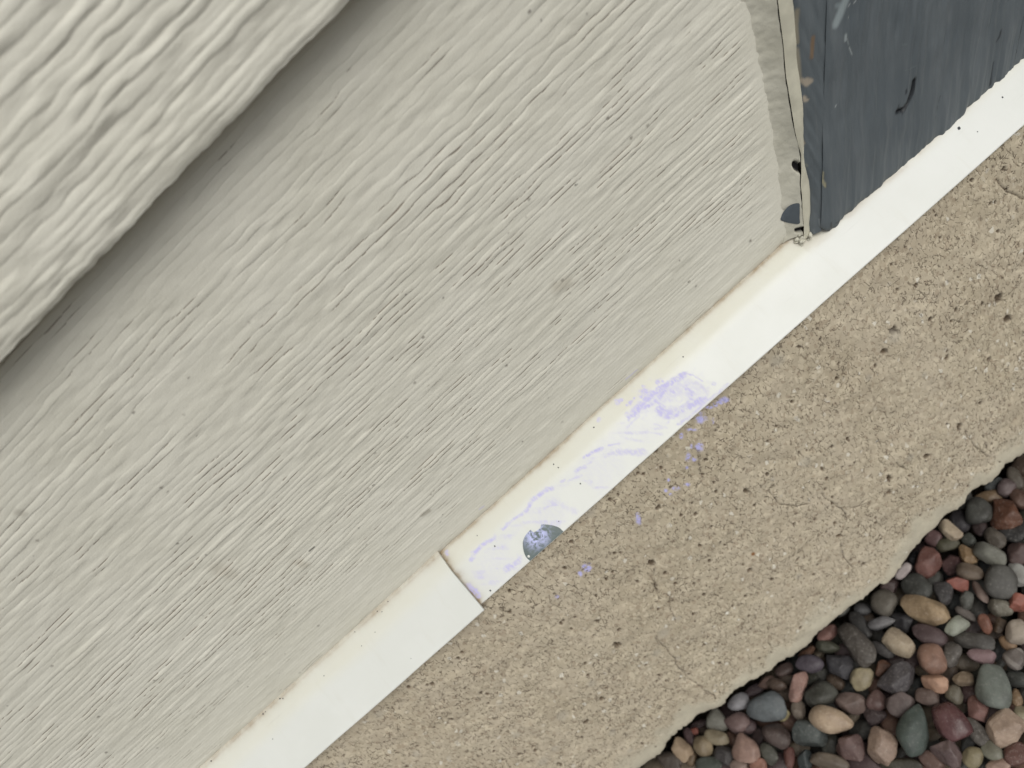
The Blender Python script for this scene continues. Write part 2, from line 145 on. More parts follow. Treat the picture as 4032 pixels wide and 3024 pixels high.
 [-.0802,-.0601,-.2006,.0075,.0069,-1.05,186,144,122,0,"pinkish tan round pebble"],
 [-.0926,-.0536,-.2033,.0062,.0051,2.06,92,87,85,1,"dark grey pointed pebble just right of the olive tan oval pebble"],
 [-.102,-.0531,-.2028,.0083,.0037,2.57,90,97,86,0,"dark green grey pebble at the bottom edge just below the olive tan oval pebble"],
 [-.1202,-.0388,-.2033,.0073,.0047,2.23,100,87,74,0,"dull brown pebble at the lip just below the bright tan wedge pebble at the lip"],
 [-.1095,-.0441,-.2055,.0039,.0027,-2.75,132,107,72,0,"small ochre pebble just right of the bright tan wedge pebble at the lip"],
 [-.0592,-.037,-.2061,.0065,.0028,2.98,88,71,74,0,"dark purple pebble at the lip just above the flat blue grey pebble near the lip"],
 [-.0507,-.0381,-.2055,.0057,.003,2.83,126,96,82,0,"reddish brown pebble at the lip just above the flat blue grey pebble near the lip"],
 [-.0889,-.0625,-.2028,.0049,.0031,2.62,166,138,121,0,"pale pink pebble at the bottom edge just below the pinkish tan round pebble"],
 [-.08,-.0684,-.2028,.0048,.003,2.63,181,121,93,0,"orange pink pebble at the bottom edge just below the pinkish tan round pebble"],
 [-.096,-.0319,-.2077,.0054,.0022,2.97,76,55,55,0,"dark maroon pebble under the lip just above the olive tan oval pebble"],
 [.0297,-.0712,-.2022,.0081,.0049,2.12,104,82,82,0,"wide mauve pebble just above the orange brown smooth pebble"],
 [.0419,-.0759,-.2006,.0059,.0036,-3.08,166,172,150,0,"pale green egg pebble in mid gravel"],
 [.0501,-.073,-.205,.0053,.0024,1.79,115,104,96,0,"narrow grey brown pebble just above the pale green egg pebble in mid gravel"],
 [.0525,-.082,-.2033,.0048,.0028,-2.05,160,99,71,0,"orange brown oval pebble just above the long charcoal pebble lying flat"],
 [.0568,-.0858,-.205,.0042,.0024,-2.69,104,82,57,0,"small brown pebble just left of the pale tan round pebble at the picture edge"],
 [.0594,-.0932,-.2011,.006,.0045,-2.42,182,165,143,0,"pale tan round pebble at the picture edge"],
 [.0527,-.0941,-.2039,.0044,.0031,1.6,164,126,82,0,"orange tan pebble just below the pale tan round pebble at the picture edge"],
 [.0427,-.0853,-.2017,.0086,.004,2.29,90,86,79,0,"long charcoal pebble lying flat"],
 [.0223,-.0802,-.2006,.0075,.0062,-1.99,165,119,92,0,"orange brown smooth pebble"],
 [.0305,-.0835,-.2028,.0064,.0037,-2.7,108,101,92,0,"grey brown upright pebble just right of the orange brown smooth pebble"],
 [.04,-.0917,-.2017,.0059,.0037,2.22,154,119,121,0,"dusky pink oval pebble just below the long charcoal pebble lying flat"],
 [.0497,-.1008,-.2022,.0054,.0044,-3.11,127,116,108,0,"grey streaked pebble at the picture edge just above the big flat green grey oval pebble"],
 [.0331,-.1046,-.1989,.0101,.007,-2.35,119,128,117,2,"big flat green grey oval pebble"],
 [.0151,-.0888,-.2011,.006,.0046,2.22,214,160,121,1,"salmon tan angular pebble"],
 [.0262,-.0939,-.2033,.0047,.0033,2.56,165,141,108,1,"tan blunt pebble just right of the salmon tan angular pebble"],
 [.0436,-.1071,-.2039,.0047,.0037,2.39,72,75,70,0,"black green pebble at the picture edge just above the speckled tan rounded cobble"],
 [.018,-.097,-.2028,.0043,.0037,.46,127,119,97,0,"olive pebble with a pale tip just right of the salmon tan angular pebble"],
 [.0078,-.0908,-.2033,.0053,.0041,2.41,130,106,95,0,"mauve brown oval pebble just below the salmon tan angular pebble"],
 [.0213,-.1069,-.2028,.006,.0045,-2.21,154,104,93,1,"red pink pebble with a pale edge"],
 [.037,-.1123,-.2039,.0041,.0024,-2.34,154,121,77,0,"ochre pebble at the picture edge just right of the big flat green grey oval pebble"],
 [-.0075,-.0988,-.1989,.0124,.0068,-2.6,84,98,90,3,"dark green teardrop pebble"],
 [.0077,-.1051,-.1995,.0088,.0071,-1.88,112,68,68,0,"glossy dark maroon oval pebble"],
 [.023,-.1192,-.1995,.0083,.0065,.12,202,170,140,1,"speckled tan rounded cobble"],
 [.0328,-.1186,-.2033,.0044,.0032,-2.75,165,154,115,0,"olive yellow pebble at the picture edge just right of the speckled tan rounded cobble"],
 [.0132,-.1141,-.2033,.0073,.0041,1.55,104,97,88,0,"long grey brown pebble just above the olive pebble with an orange spot"],
 [-.0027,-.1127,-.2011,.0066,.006,2.03,121,97,94,1,"mauve blocky pebble below glossy maroon"],
 [-.0108,-.1116,-.2033,.0057,.0041,2.07,121,90,77,0,"reddish brown pebble at the bottom edge just below the dark green teardrop pebble"],
 [.0041,-.1201,-.2017,.0051,.0039,-3.03,154,141,98,0,"olive pebble with an orange spot"],
 [.0122,-.1229,-.2028,.0048,.004,1.61,154,154,130,0,"pale green grey pebble just right of the olive pebble with an orange spot"],
 [.0187,-.1287,-.2017,.0056,.0041,3.03,121,77,64,0,"red brown pebble in the bottom corner"],
 [.0099,-.1279,-.2022,.0054,.0028,2.67,192,154,130,0,"pinkish tan pebble at the bottom edge just below the speckled tan rounded cobble"],
 [-.0231,-.106,-.2028,.0095,.0033,2.5,78,73,57,0,"long dark olive pebble at the bottom edge just right of the tan rough lumpy stone"],
 [.0232,-.0998,-.2055,.0049,.0039,.3,82,57,57,0,"dark maroon pebble in shade just above the red pink pebble with a pale edge"],
 [-.0378,-.0961,-.2127,.0118,.0105,2.07,104,82,82,0,"small half-hidden mauve pebble just below the tan rough lumpy stone"],
 [.1317,-.0348,-.2127,.0119,.0071,-3.08,112,92,74,0,"small half-hidden brown pebble just above the rust brown angular pebble near the concrete"],
 [.0181,-.1339,-.2127,.0073,.0058,-1.99,140,100,78,0,"small half-hidden rust brown pebble just below the red brown pebble in the bottom corner"],
 [-.0746,-.0736,-.2127,.0096,.0071,-2.47,104,82,82,0,"small half-hidden mauve pebble just right of the pinkish tan round pebble"],
 [-.1329,-.0354,-.2127,.0121,.0097,-3.01,128,112,88,0,"small half-hidden tan pebble just below the bright tan wedge pebble at the lip"],
 [-.0044,-.1201,-.2127,.0084,.0043,-2.76,80,78,72,0,"small half-hidden dark grey pebble just below the olive pebble with an orange spot"],
 [.0714,-.0879,-.2127,.0087,.0049,-2.44,140,100,78,0,"small half-hidden rust brown pebble just above the pale tan round pebble at the picture edge"],
 [-.1186,-.0454,-.2127,.0101,.0085,-2.31,128,112,88,0,"small half-hidden tan pebble just below the olive tan oval pebble"],
 [.0284,-.1254,-.2127,.008,.0038,-2.9,112,92,74,0,"small half-hidden brown pebble just above the red brown pebble in the bottom corner"],
 [-.0261,-.0818,-.2127,.009,.0046,3.05,80,78,72,0,"small half-hidden dark grey pebble just left of the tan rough lumpy stone"],
 [.0444,-.112,-.2127,.0078,.0049,-2.61,80,78,72,0,"small half-hidden dark grey pebble just right of the big flat green grey oval pebble"],
 [-.0601,-.0842,-.2127,.0089,.0064,2.5,140,100,78,0,"small half-hidden rust brown pebble just below the rough teal grey stone below cream egg"],
 [.1107,-.0543,-.2127,.0096,.006,-2.28,86,86,72,0,"small half-hidden olive pebble just right of the rust brown angular pebble near the concrete"],
 [.0599,-.0984,-.2127,.007,.0046,-2.15,104,82,82,0,"small half-hidden mauve pebble just below the pale tan round pebble at the picture edge"],
 [.1001,-.0641,-.2127,.0077,.0061,2.76,80,78,72,0,"small half-hidden dark grey pebble just below the rust brown angular pebble near the concrete"],
 [-.0991,-.0587,-.2127,.0091,.0062,-3.0,104,82,82,0,"small half-hidden mauve pebble just below the pinkish tan round pebble"],
 [.0021,-.1253,-.2127,.0064,.0042,-2.31,80,78,72,0,"small half-hidden dark grey pebble just left of the red brown pebble in the bottom corner"],
 [.0911,-.0718,-.2127,.0094,.0048,-2.78,92,72,70,0,"small half-hidden maroon brown pebble just right of the large dull grey disc pebble"],
 [.1227,-.0444,-.2127,.0083,.0066,1.27,112,92,74,0,"small half-hidden brown pebble just right of the rust brown angular pebble near the concrete"],
 [-.0188,-.1122,-.2127,.0074,.005,-2.76,140,100,78,0,"small half-hidden rust brown pebble just below the mauve blocky pebble below glossy maroon"],
 [.058,-.072,-.2127,.0071,.0045,-2.58,80,78,72,0,"small half-hidden dark grey pebble just right of the pale green egg pebble in mid gravel"],
 [.0816,-.0801,-.2127,.0082,.0046,-2.61,80,78,72,0,"small half-hidden dark grey pebble just right of the large dull grey disc pebble"],
 [.0332,-.0867,-.2127,.0061,.0044,2.51,128,112,88,0,"small half-hidden tan pebble just below the long charcoal pebble lying flat"],
 [-.0889,-.0665,-.2127,.0069,.0056,-1.42,140,100,78,0,"small half-hidden rust brown pebble just below the pinkish tan round pebble"],
 [-.014,-.0868,-.2127,.0069,.0044,-2.03,140,100,78,0,"small half-hidden rust brown pebble just left of the dark green teardrop pebble"],
 [.0483,-.0911,-.2127,.006,.0037,-2.78,70,74,72,0,"small half-hidden slate green pebble just right of the long charcoal pebble lying flat"],
 [.0534,-.1057,-.2127,.0057,.0041,-2.35,92,72,70,0,"small half-hidden maroon brown pebble just below the pale tan round pebble at the picture edge"],
 [-.045,-.0786,-.2127,.0065,.0043,-2.49,86,86,72,0,"small half-hidden olive pebble just right of the rough teal grey stone below cream egg"],
 [.0101,-.1315,-.2127,.006,.0033,2.91,112,92,74,0,"small half-hidden brown pebble just below the red brown pebble in the bottom corner"],
 [-.0511,-.0917,-.2127,.0062,.0048,2.43,140,100,78,0,"small half-hidden rust brown pebble just left of the tan rough lumpy stone"],
 [-.0123,-.1169,-.2127,.0064,.0031,-2.78,128,112,88,0,"small half-hidden tan pebble just below the mauve blocky pebble below glossy maroon"],
 [-.0536,-.0589,-.2127,.0056,.0045,1.95,140,100,78,0,"small half-hidden rust brown pebble just left of the rough teal grey stone below cream egg"],
 [.0117,-.053,-.2127,.0055,.0036,-1.96,80,78,72,0,"small half-hidden dark grey pebble just left of the cream speckled oval pebble"],
 [-.0239,-.0501,-.2127,.0058,.0042,1.57,112,112,104,0,"small half-hidden mid grey pebble just right of the purple grey rounded pebble"],
 [.0534,-.049,-.2127,.0062,.0042,-2.48,112,112,104,0,"small half-hidden mid grey pebble just below the red brown jagged stone by the concrete"],
 [-.1096,-.0543,-.2127,.0064,.005,-2.81,86,86,72,0,"small half-hidden olive pebble just below the olive tan oval pebble"],
 [-.0592,-.0701,-.2127,.0065,.0038,2.81,128,112,88,0,"small half-hidden tan pebble just below the rough teal grey stone below cream egg"],
 [.0484,-.0767,-.2127,.0052,.0037,2.86,92,72,70,0,"small half-hidden maroon brown pebble just above the long charcoal pebble lying flat"],
 [.0227,-.0859,-.2127,.0061,.0037,-2.91,112,92,74,0,"small half-hidden brown pebble just right of the salmon tan angular pebble"],
 [.0154,-.0717,-.2127,.006,.0039,-2.19,104,82,82,0,"small half-hidden mauve pebble just left of the orange brown smooth pebble"],
 [-.0287,-.1068,-.2127,.0048,.0026,2.89,80,78,72,0,"small half-hidden dark grey pebble just below the tan rough lumpy stone"],
 [.0076,-.1122,-.2127,.0057,.0028,-2.73,112,112,104,0,"small half-hidden mid grey pebble just above the olive pebble with an orange spot"],
 [-.0142,-.0701,-.2127,.0046,.0037,-1.83,80,78,72,0,"small half-hidden dark grey pebble just left of the large dark purple grey blunt pebble"],
 [-.0732,-.0551,-.2127,.0052,.0036,-2.84,92,72,70,0,"small half-hidden maroon brown pebble just right of the pinkish tan round pebble"],
 [.0517,-.0633,-.2127,.0046,.0027,-2.98,70,74,72,0,"small half-hidden slate green pebble just below the salmon red angular chip"],
 [.0378,-.1202,-.2127,.0044,.0024,2.95,70,74,72,0,"small half-hidden slate green pebble just right of the speckled tan rounded cobble"],
 [-.0476,-.0462,-.2127,.0059,.0037,2.79,112,92,74,0,"small half-hidden brown pebble just left of the pink slab pebble shaped like a brick"],
 [.0753,-.059,-.2127,.0042,.0026,-1.84,70,74,72,0,"small half-hidden slate green pebble just below the pale grey green long oval pebble"],
 [.0524,-.0851,-.2127,.0039,.0032,2.61,112,92,74,0,"small half-hidden brown pebble just right of the long charcoal pebble lying flat"],
 [-.0303,-.0485,-.2127,.0047,.0034,2.52,86,86,72,0,"small half-hidden olive pebble just below the purple grey rounded pebble"],
 [.0354,-.0444,-.2127,.0057,.0038,-3.11,128,112,88,0,"small half-hidden tan pebble just right of the olive brown round pebble by the concrete"],
 [.0171,-.0999,-.2127,.0048,.0025,-2.64,128,112,88,0,"small half-hidden tan pebble just left of the red pink pebble with a pale edge"],
 [.0098,-.0667,-.2127,.0053,.0038,3.11,92,72,70,0,"small half-hidden maroon brown pebble just below the cream speckled oval pebble"],
 [-.0411,-.0411,-.2127,.0051,.0034,2.21,112,92,74,0,"small half-hidden brown pebble just left of the purple grey rounded pebble"],
 [-.0014,-.1018,-.2127,.0049,.0027,3.03,128,112,88,0,"small half-hidden tan pebble just left of the glossy dark maroon oval pebble"],
 [.0257,-.1306,-.2127,.0039,.0024,3.1,86,86,72,0,"small half-hidden olive pebble just right of the red brown pebble in the bottom corner"],
 [-.0082,-.0701,-.2127,.0052,.0033,-2.72,140,100,78,0,"small half-hidden rust brown pebble just left of the large dark purple grey blunt pebble"],
 [-.0185,-.0631,-.2127,.0053,.0034,3.08,70,74,72,0,"small half-hidden slate green pebble just above the large cream egg-shaped pebble"],
 [.0329,-.1113,-.2127,.0043,.0027,3.12,140,100,78,0,"small half-hidden rust brown pebble just above the speckled tan rounded cobble"],
 [.0446,-.096,-.2127,.0037,.0018,-2.79,112,112,104,0,"small half-hidden mid grey pebble just above the big flat green grey oval pebble"],
 [.0044,-.0825,-.2127,.0038,.003,-2.3,80,78,72,0,"small half-hidden dark grey pebble just right of the large dark purple grey blunt pebble"],
 [.0142,-.0424,-.2127,.004,.0032,2.13,112,92,74,0,"small half-hidden brown pebble just left of the olive brown round pebble by the concrete"],
 [-.0264,-.0752,-.2127,.0039,.0025,3.07,128,112,88,0,"small half-hidden tan pebble just right of the large cream egg-shaped pebble"],
 [.0148,-.0781,-.2127,.0034,.0028,1.58,128,112,88,0,"small half-hidden tan pebble just below the orange brown smooth pebble"],
 [-.0962,-.0336,-.2127,.0046,.0028,2.36,112,92,74,0,"small half-hidden brown pebble just above the olive tan oval pebble"],
 [.0231,-.0674,-.2127,.0037,.0027,2.27,70,74,72,0,"small half-hidden slate green pebble just right of the cream speckled oval pebble"],
 [.038,-.0682,-.2127,.0033,.0024,1.95,70,74,72,0,"small half-hidden slate green pebble just left of the pale green egg pebble in mid gravel"],
 [.0132,-.0925,-.2127,.0037,.0026,-1.91,92,72,70,0,"small half-hidden maroon brown pebble just below the salmon tan angular pebble"],
 [-.0851,-.0464,-.2127,.0042,.0031,-2.02,140,100,78,0,"small half-hidden rust brown pebble just left of the pinkish tan round pebble"],
 [.0584,-.0797,-.2127,.0032,.0029,2.25,140,100,78,0,"small half-hidden rust brown pebble just above the long charcoal pebble lying flat"],
 [.0091,-.0818,-.2127,.0043,.0028,-2.84,70,74,72,0,"small half-hidden slate green pebble just left of the salmon tan angular pebble"],
 [-.0184,-.0408,-.2127,.0041,.0026,-3.05,128,112,88,0,"small half-hidden tan pebble just above the purple grey rounded pebble"],
 [-.0204,-.0997,-.2127,.0038,.0021,-3.04,80,78,72,0,"small half-hidden dark grey pebble just right of the tan rough lumpy stone"],
 [-.0068,-.0565,-.2127,.004,.0023,3.13,112,112,104,0,"small half-hidden mid grey pebble just below the long brown grey lozenge pebble"],
 [-.0081,-.0475,-.2127,.0045,.0035,2.82,104,82,82,0,"small half-hidden mauve pebble just left of the long brown grey lozenge pebble"],
]

# ------------------------------------------------------------------ helpers
def lin(c):
    c = np.asarray(c, float)/255
    return np.where(c <= .04045, c/12.92, ((c+.055)/1.055)**2.4)

_lat = {}
def N(u, v, s=0):                      # smooth value noise, about -1..1
    if s not in _lat: _lat[s] = np.random.default_rng(1000+s).random((256, 256))*2-1
    L = _lat[s]
    u, v = np.broadcast_arrays(np.asarray(u, float), np.asarray(v, float))
    iu, iv = np.floor(u), np.floor(v); fu, fv = u-iu, v-iv
    fu = fu*fu*fu*(fu*(fu*6-15)+10); fv = fv*fv*fv*(fv*(fv*6-15)+10)
    a, b = iu.astype(int) % 256, iv.astype(int) % 256
    c, d = (a+1) % 256, (b+1) % 256
    return (L[a, b]*(1-fu)+L[c, b]*fu)*(1-fv)+(L[a, d]*(1-fu)+L[c, d]*fu)*fv

def sstep(a, b, x):
    t = np.clip((x-a)/(b-a), 0, 1); return t*t*(3-2*t)

def tag(o, label=None, cat=None, group=None, kind=None):
    if label: o['label'] = label
    if cat: o['category'] = cat
    if group: o['group'] = group
    if kind: o['kind'] = kind
    return o

def empty(name, loc):
    o = bpy.data.objects.new(name, None); COL.objects.link(o); o.location = loc
    o.empty_display_size = .02
    return o

def link(name, me, mat, parent=None):
    o = bpy.data.objects.new(name, me); COL.objects.link(o)
    if mat: me.materials.append(mat)
    if parent:
        o.parent = parent
        o.location = -parent.location
    return o

def raw_mesh(name, V, Fq, smooth=True):
    V = np.asarray(V, np.float32).reshape(-1, 3); Fq = np.asarray(Fq, np.int32)
    me = bpy.data.meshes.new(name); k = Fq.shape[1]
    me.vertices.add(len(V)); me.vertices.foreach_set('co', V.ravel())
    me.loops.add(Fq.size); me.loops.foreach_set('vertex_index', Fq.ravel())
    me.polygons.add(len(Fq)); me.polygons.foreach_set('loop_start', np.arange(0, Fq.size, k, dtype=np.int32))
    me.update(calc_edges=True)
    if smooth: me.polygons.foreach_set('use_smooth', np.ones(len(Fq), bool))
    me.validate()
    return me

def grid_faces(nr, nc, flip=False):
    i = np.arange(nr*nc).reshape(nr, nc)
    a, b, c, d = i[:-1, :-1], i[:-1, 1:], i[1:, 1:], i[1:, :-1]
    f = np.stack([a, b, c, d] if not flip else [a, d, c, b], -1)
    return f.reshape(-1, 4)

def set_color(me, name, rgba):
    at = me.attributes.new(name, 'FLOAT_COLOR', 'POINT')
    at.data.foreach_set('color', np.asarray(rgba, np.float32).ravel())

def set_float(me, name, v):
    at = me.attributes.new(name, 'FLOAT', 'POINT')
    at.data.foreach_set('value', np.asarray(v, np.float32).ravel())

def seg_dist(U, V, pts):               # distance from every point to a polyline
    pts = np.asarray(pts, float); D = np.full(U.shape, 1e9)
    if len(pts) == 1: return np.hypot(U-pts[0, 0], V-pts[0, 1])
    for (x0, y0), (x1, y1) in zip(pts[:-1], pts[1:]):
        dx, dy = x1-x0, y1-y0; L = dx*dx+dy*dy+1e-12
        t = np.clip(((U-x0)*dx+(V-y0)*dy)/L, 0, 1)
        D = np.minimum(D, np.hypot(U-x0-t*dx, V-y0-t*dy))
    return D

def paint(st, U, V, pts, w, rgb, a, soft=.5):
    pts = np.asarray(pts, float); m = w*2.5
    sel = (U > pts[:, 0].min()-m) & (U < pts[:, 0].max()+m) & (V > pts[:, 1].min()-m) & (V < pts[:, 1].max()+m)
    if not sel.any(): return
    d = seg_dist(U[sel], V[sel], pts)
    k = a*(1-sstep(w*(1-soft), w*(1+soft), d))
    old = st[sel]; na = old[:, 3]+(1-old[:, 3])*k
    mix = np.where(na > 1e-6, k/np.maximum(na, 1e-6), 0)[:, None]
    old[:, :3] = old[:, :3]*(1-mix)+np.asarray(rgb)*mix; old[:, 3] = na
    st[sel] = old

def fine(lo, hi, a, b, step, coarse):  # fine samples between a and b, coarse outside
    L = np.arange(lo, a, coarse); M = np.arange(a, b, step); R = np.append(np.arange(b, hi, coarse), hi)
    return np.concatenate([L, M, R])

class Nodes:
    def __init__(self, name, rough=.6, spec=.3):
        self.m = bpy.data.materials.new(name); self.m.use_nodes = True
        self.t = self.m.node_tree; self.b = self.t.nodes['Principled BSDF']
        self.b.inputs['Roughness'].default_value = rough
        self.b.inputs['Specular IOR Level'].default_value = spec
        g = self.t.nodes.new('ShaderNodeNewGeometry'); self.pos = g.outputs['Position']
    def n(self, kind, **kw):
        o = self.t.nodes.new(kind)
        for k, v in kw.items(): setattr(o, k, v)
        return o
    def put(self, sock, v):
        if isinstance(v, bpy.types.NodeSocket): self.t.links.new(v, sock)
        elif v is not None:
            if sock.type == 'RGBA' and len(v) == 3: v = (*v, 1)
            sock.default_value = v
    def mapping(self, scale, vec=None, rot=(0, 0, 0)):
        o = self.n('ShaderNodeMapping'); self.put(o.inputs['Vector'], vec or self.pos)
        o.inputs['Scale'].default_value = scale; o.inputs['Rotation'].default_value = rot; return o.outputs[0]
    def noise(self, scale, detail=4, rough=.55, vec=None, dist=0):
        o = self.n('ShaderNodeTexNoise'); self.put(o.inputs['Vector'], vec or self.pos)
        o.inputs['Scale'].default_value = scale; o.inputs['Detail'].default_value = detail
        o.inputs['Roughness'].default_value = rough; o.inputs['Distortion'].default_value = dist; return o.outputs['Fac']
    def voro(self, scale, feature='F1', vec=None, out='Distance', rand=1.0):
        o = self.n('ShaderNodeTexVoronoi', feature=feature); self.put(o.inputs['Vector'], vec or self.pos)
        o.inputs['Scale'].default_value = scale; o.inputs['Randomness'].default_value = rand; return o.outputs[out]
    def ramp(self, fac, a, b, va=0., vb=1.):
        o = self.n('ShaderNodeMapRange', interpolation_type='SMOOTHSTEP'); self.put(o.inputs['Value'], fac)
        o.inputs['From Min'].default_value = a; o.inputs['From Max'].default_value = b
        o.inputs['To Min'].default_value = va; o.inputs['To Max'].default_value = vb; return o.outputs['Result']
    def math(self, op, a, b=None):
        o = self.n('ShaderNodeMath', operation=op); self.put(o.inputs[0], a)
        if b is not None: self.put(o.inputs[1], b)
        return o.outputs[0]
    def mix(self, fac, a, b, mode='MIX'):
        o = self.n('ShaderNodeMix', data_type='RGBA', blend_type=mode)
        self.put(o.inputs[0], fac); self.put(o.inputs[6], a); self.put(o.inputs[7], b); return o.outputs[2]
    def attr(self, name, out='Fac'):
        o = self.n('ShaderNodeAttribute', attribute_name=name); return o.outputs[out]
    def bump(self, h, dist, strength=1., normal=None):
        o = self.n('ShaderNodeBump'); self.put(o.inputs['Height'], h)
        o.inputs['Distance'].default_value = dist; o.inputs['Strength'].default_value = strength
        if normal: self.put(o.inputs['Normal'], normal)
        return o.outputs[0]
    def done(self, color=None, normal=None, rough=None):
        if color is not None: self.put(self.b.inputs['Base Color'], color)
        if normal is not None: self.put(self.b.inputs['Normal'], normal)
        if rough is not None: self.put(self.b.inputs['Roughness'], rough)
        return self.m

def stain_over(k, base):
    return k.mix(k.attr('Stain', 'Alpha'), base, k.attr('Stain', 'Color'))

# ------------------------------------------------------------------ materials
def mat_siding():
    k = Nodes('painted_siding', .5, .35)
    big = k.noise(28, 3); small = k.noise(420, 3)
    c = k.mix(k.ramp(big, .3, .7), (.635, .618, .530), (.672, .655, .570))
    c = k.mix(k.ramp(small, .35, .75, 0, .14), c, (.71, .695, .615))
    c = stain_over(k, c)
    crack = k.attr('crack')
    c = k.mix(k.math('MULTIPLY', crack, .95), c, (.13, .085, .052))
    fib = k.noise(1, 3, .6, k.mapping((70, 300, 900)))
    h = k.noise(1500, 2); h2 = k.noise(520, 3, vec=k.mapping((.6, 1, 1)))
    nrm = k.bump(fib, .00014, .4); nrm = k.bump(h2, .00022, .6, nrm); nrm = k.bump(h, .00006, .6, nrm)
    return k.done(c, nrm, k.ramp(small, .3, .7, .42, .6))

def mat_trim():
    k = Nodes('white_enamel', .34, .4)
    c = k.mix(k.ramp(k.noise(40, 4), .35, .7), (.665, .678, .638), (.695, .708, .674))
    fine_n = k.noise(900, 4, .7); mid = k.noise(260, 4, .65, dist=.6)
    dirt_shade = k.math('MULTIPLY', k.attr('dirt_shade'), k.ramp(k.noise(160, 5, .7), .25, .7, .35, 1.))
    c = k.mix(k.math('MULTIPLY', k.attr('ledge_cream'), k.ramp(k.noise(70, 4), .3, .7, .75, 1.)), c, (.655, .648, .560))
    c = k.mix(dirt_shade, c, (.30, .215, .125))
    br = k.math('MULTIPLY', k.ramp(mid, .25, .52, .42, 1.), k.ramp(k.noise(1, 4, .7, k.mapping((900, 420, 420))), .34, .60, .30, 1.))
    chalk = k.math('MULTIPLY', k.attr('chalk'), br)
    c = k.mix(k.math('MULTIPLY', chalk, .9), c, (.50, .475, .76))
    c = stain_over(k, c)
    sc = k.math('MULTIPLY', k.ramp(k.noise(1, 3, .6, k.mapping((30, 500, 500), rot=(0, .2, 0))), .60, .74), k.ramp(k.noise(55, 3), .5, .7, 0, .22))
    c = k.mix(sc, c, (.45, .44, .40))
    c = k.mix(k.ramp(k.noise(1, 4, .6, k.mapping((260, 40, 40))), .55, .8, 0, .12), c, (.52, .49, .40))
    return k.done(c, k.bump(k.noise(700, 2), .00004, .6, k.bump(k.noise(60, 3), .0006, .35)), k.math('ADD', .33, k.math('MULTIPLY', chalk, .5)))

def mat_concrete():
    k = Nodes('sanded_concrete', .92, .12)
    rim = k.attr('rim')
    wob = k.n('ShaderNodeMix', data_type='VECTOR')
    nz = k.n('ShaderNodeTexNoise'); k.put(nz.inputs['Vector'], k.pos); nz.inputs['Scale'].default_value = 500; nz.inputs['Detail'].default_value = 2
    k.put(wob.inputs[0], .0012); k.put(wob.inputs[4], k.pos); k.put(wob.inputs[5], nz.outputs['Color'])
    vec = k.mapping((1, .8, .8), wob.outputs[1])
    big = k.noise(26, 6, .68); med = k.noise(110, 4, .6); fin = k.noise(900, 4, .7)
    c = k.mix(k.ramp(big, .3, .7), (.436, .374, .280), (.510, .448, .346))
    c = k.mix(k.ramp(med, .35, .75, 0, .45), c, (.490, .428, .310))
    c = k.mix(k.ramp(k.noise(9, 5, .65, k.mapping((1, 1, .5))), .45, .66, 0, .38), c, (.390, .340, .240))
    c = k.mix(k.ramp(k.noise(46, 4, .6), .58, .72, 0, .22), c, (.56, .50, .38))
    c = k.mix(k.ramp(fin, .50, .80, 0, .30), c, (.360, .295, .215))
    grain = k.voro(700, vec=vec, out='Color')
    gs = k.n('ShaderNodeSeparateColor'); k.put(gs.inputs[0], grain)
    c = k.mix(k.ramp(gs.outputs[0], .55, .98, 0, .65), c, (.60, .53, .40))
    c = k.mix(k.ramp(gs.outputs[1], .80, .98, 0, .40), c, (.27, .205, .145))
    c = k.mix(k.ramp(gs.outputs[2], .988, .996, 0, .7), c, (.72, .69, .60))
    c = k.mix(k.ramp(rim, 0, 1, 0, .80), c, (.520, .485, .380))
    c = k.mix(k.math('MULTIPLY', rim, k.ramp(med, .4, .7, 0, .5)), c, (.40, .365, .290))
    tall = k.mapping((1, .45, .45), wob.outputs[1])
    e1 = k.voro(430, 'DISTANCE_TO_EDGE', vec); e2 = k.voro(700, 'DISTANCE_TO_EDGE', tall)
    m1 = k.math('MULTIPLY', k.ramp(e1, .0, .075, 1, 0), k.ramp(k.noise(430, 3, .6), .50, .59))
    m2 = k.math('MULTIPLY', k.ramp(e2, .0, .11, 1, 0), k.ramp(k.noise(1, 2, vec=k.mapping((900, 420, 420))), .53, .61))
    pore = k.math('MAXIMUM', m1, m2)
    pore = k.math('MULTIPLY', pore, k.ramp(rim, .15, 1., 1, .10))
    pore = k.math('MULTIPLY', pore, k.ramp(k.noise(38, 3, .6), .34, .60, .55, 1.))
    c = k.mix(k.math('MULTIPLY', pore, .80), c, (.075, .055, .038))
    dust = k.math('MULTIPLY', k.attr('chalk'), k.ramp(k.noise(620, 4, .7), .38, .54))
    c = k.mix(dust, c, (.50, .49, .82))
    c = stain_over(k, c)
    h = k.math('SUBTRACT', k.math('ADD', k.math('MULTIPLY', k.voro(700, vec=vec), -.3), k.math('MULTIPLY', fin, .4)), k.math('MULTIPLY', pore, 1.3))
    return k.done(c, k.bump(h, .00030, .6), None)

def mat_board():
    k = Nodes('slate_paint', .5, .3)
    v = k.mapping((1, 1, .10), k.mapping((1, 1, 1), rot=(0, math.radians(-17), 0)))
    streak = k.noise(520, 4, .65, v); streak2 = k.noise(150, 4, .6, v)
    c = k.mix(k.ramp(streak2, .3, .72), (.100, .117, .127), (.132, .150, .160))
    c = k.mix(k.ramp(streak, .50, .80, 0, .45), c, (.165, .176, .180))
    c = k.mix(k.ramp(k.noise(60, 3), .45, .75, 0, .35), c, (.080, .098, .112))
    c = stain_over(k, c)
    nrm = k.bump(streak, .0005, .6); nrm = k.bump(streak2, .0010, .6, nrm)
    return k.done(c, nrm, k.ramp(streak, .3, .7, .32, .5))

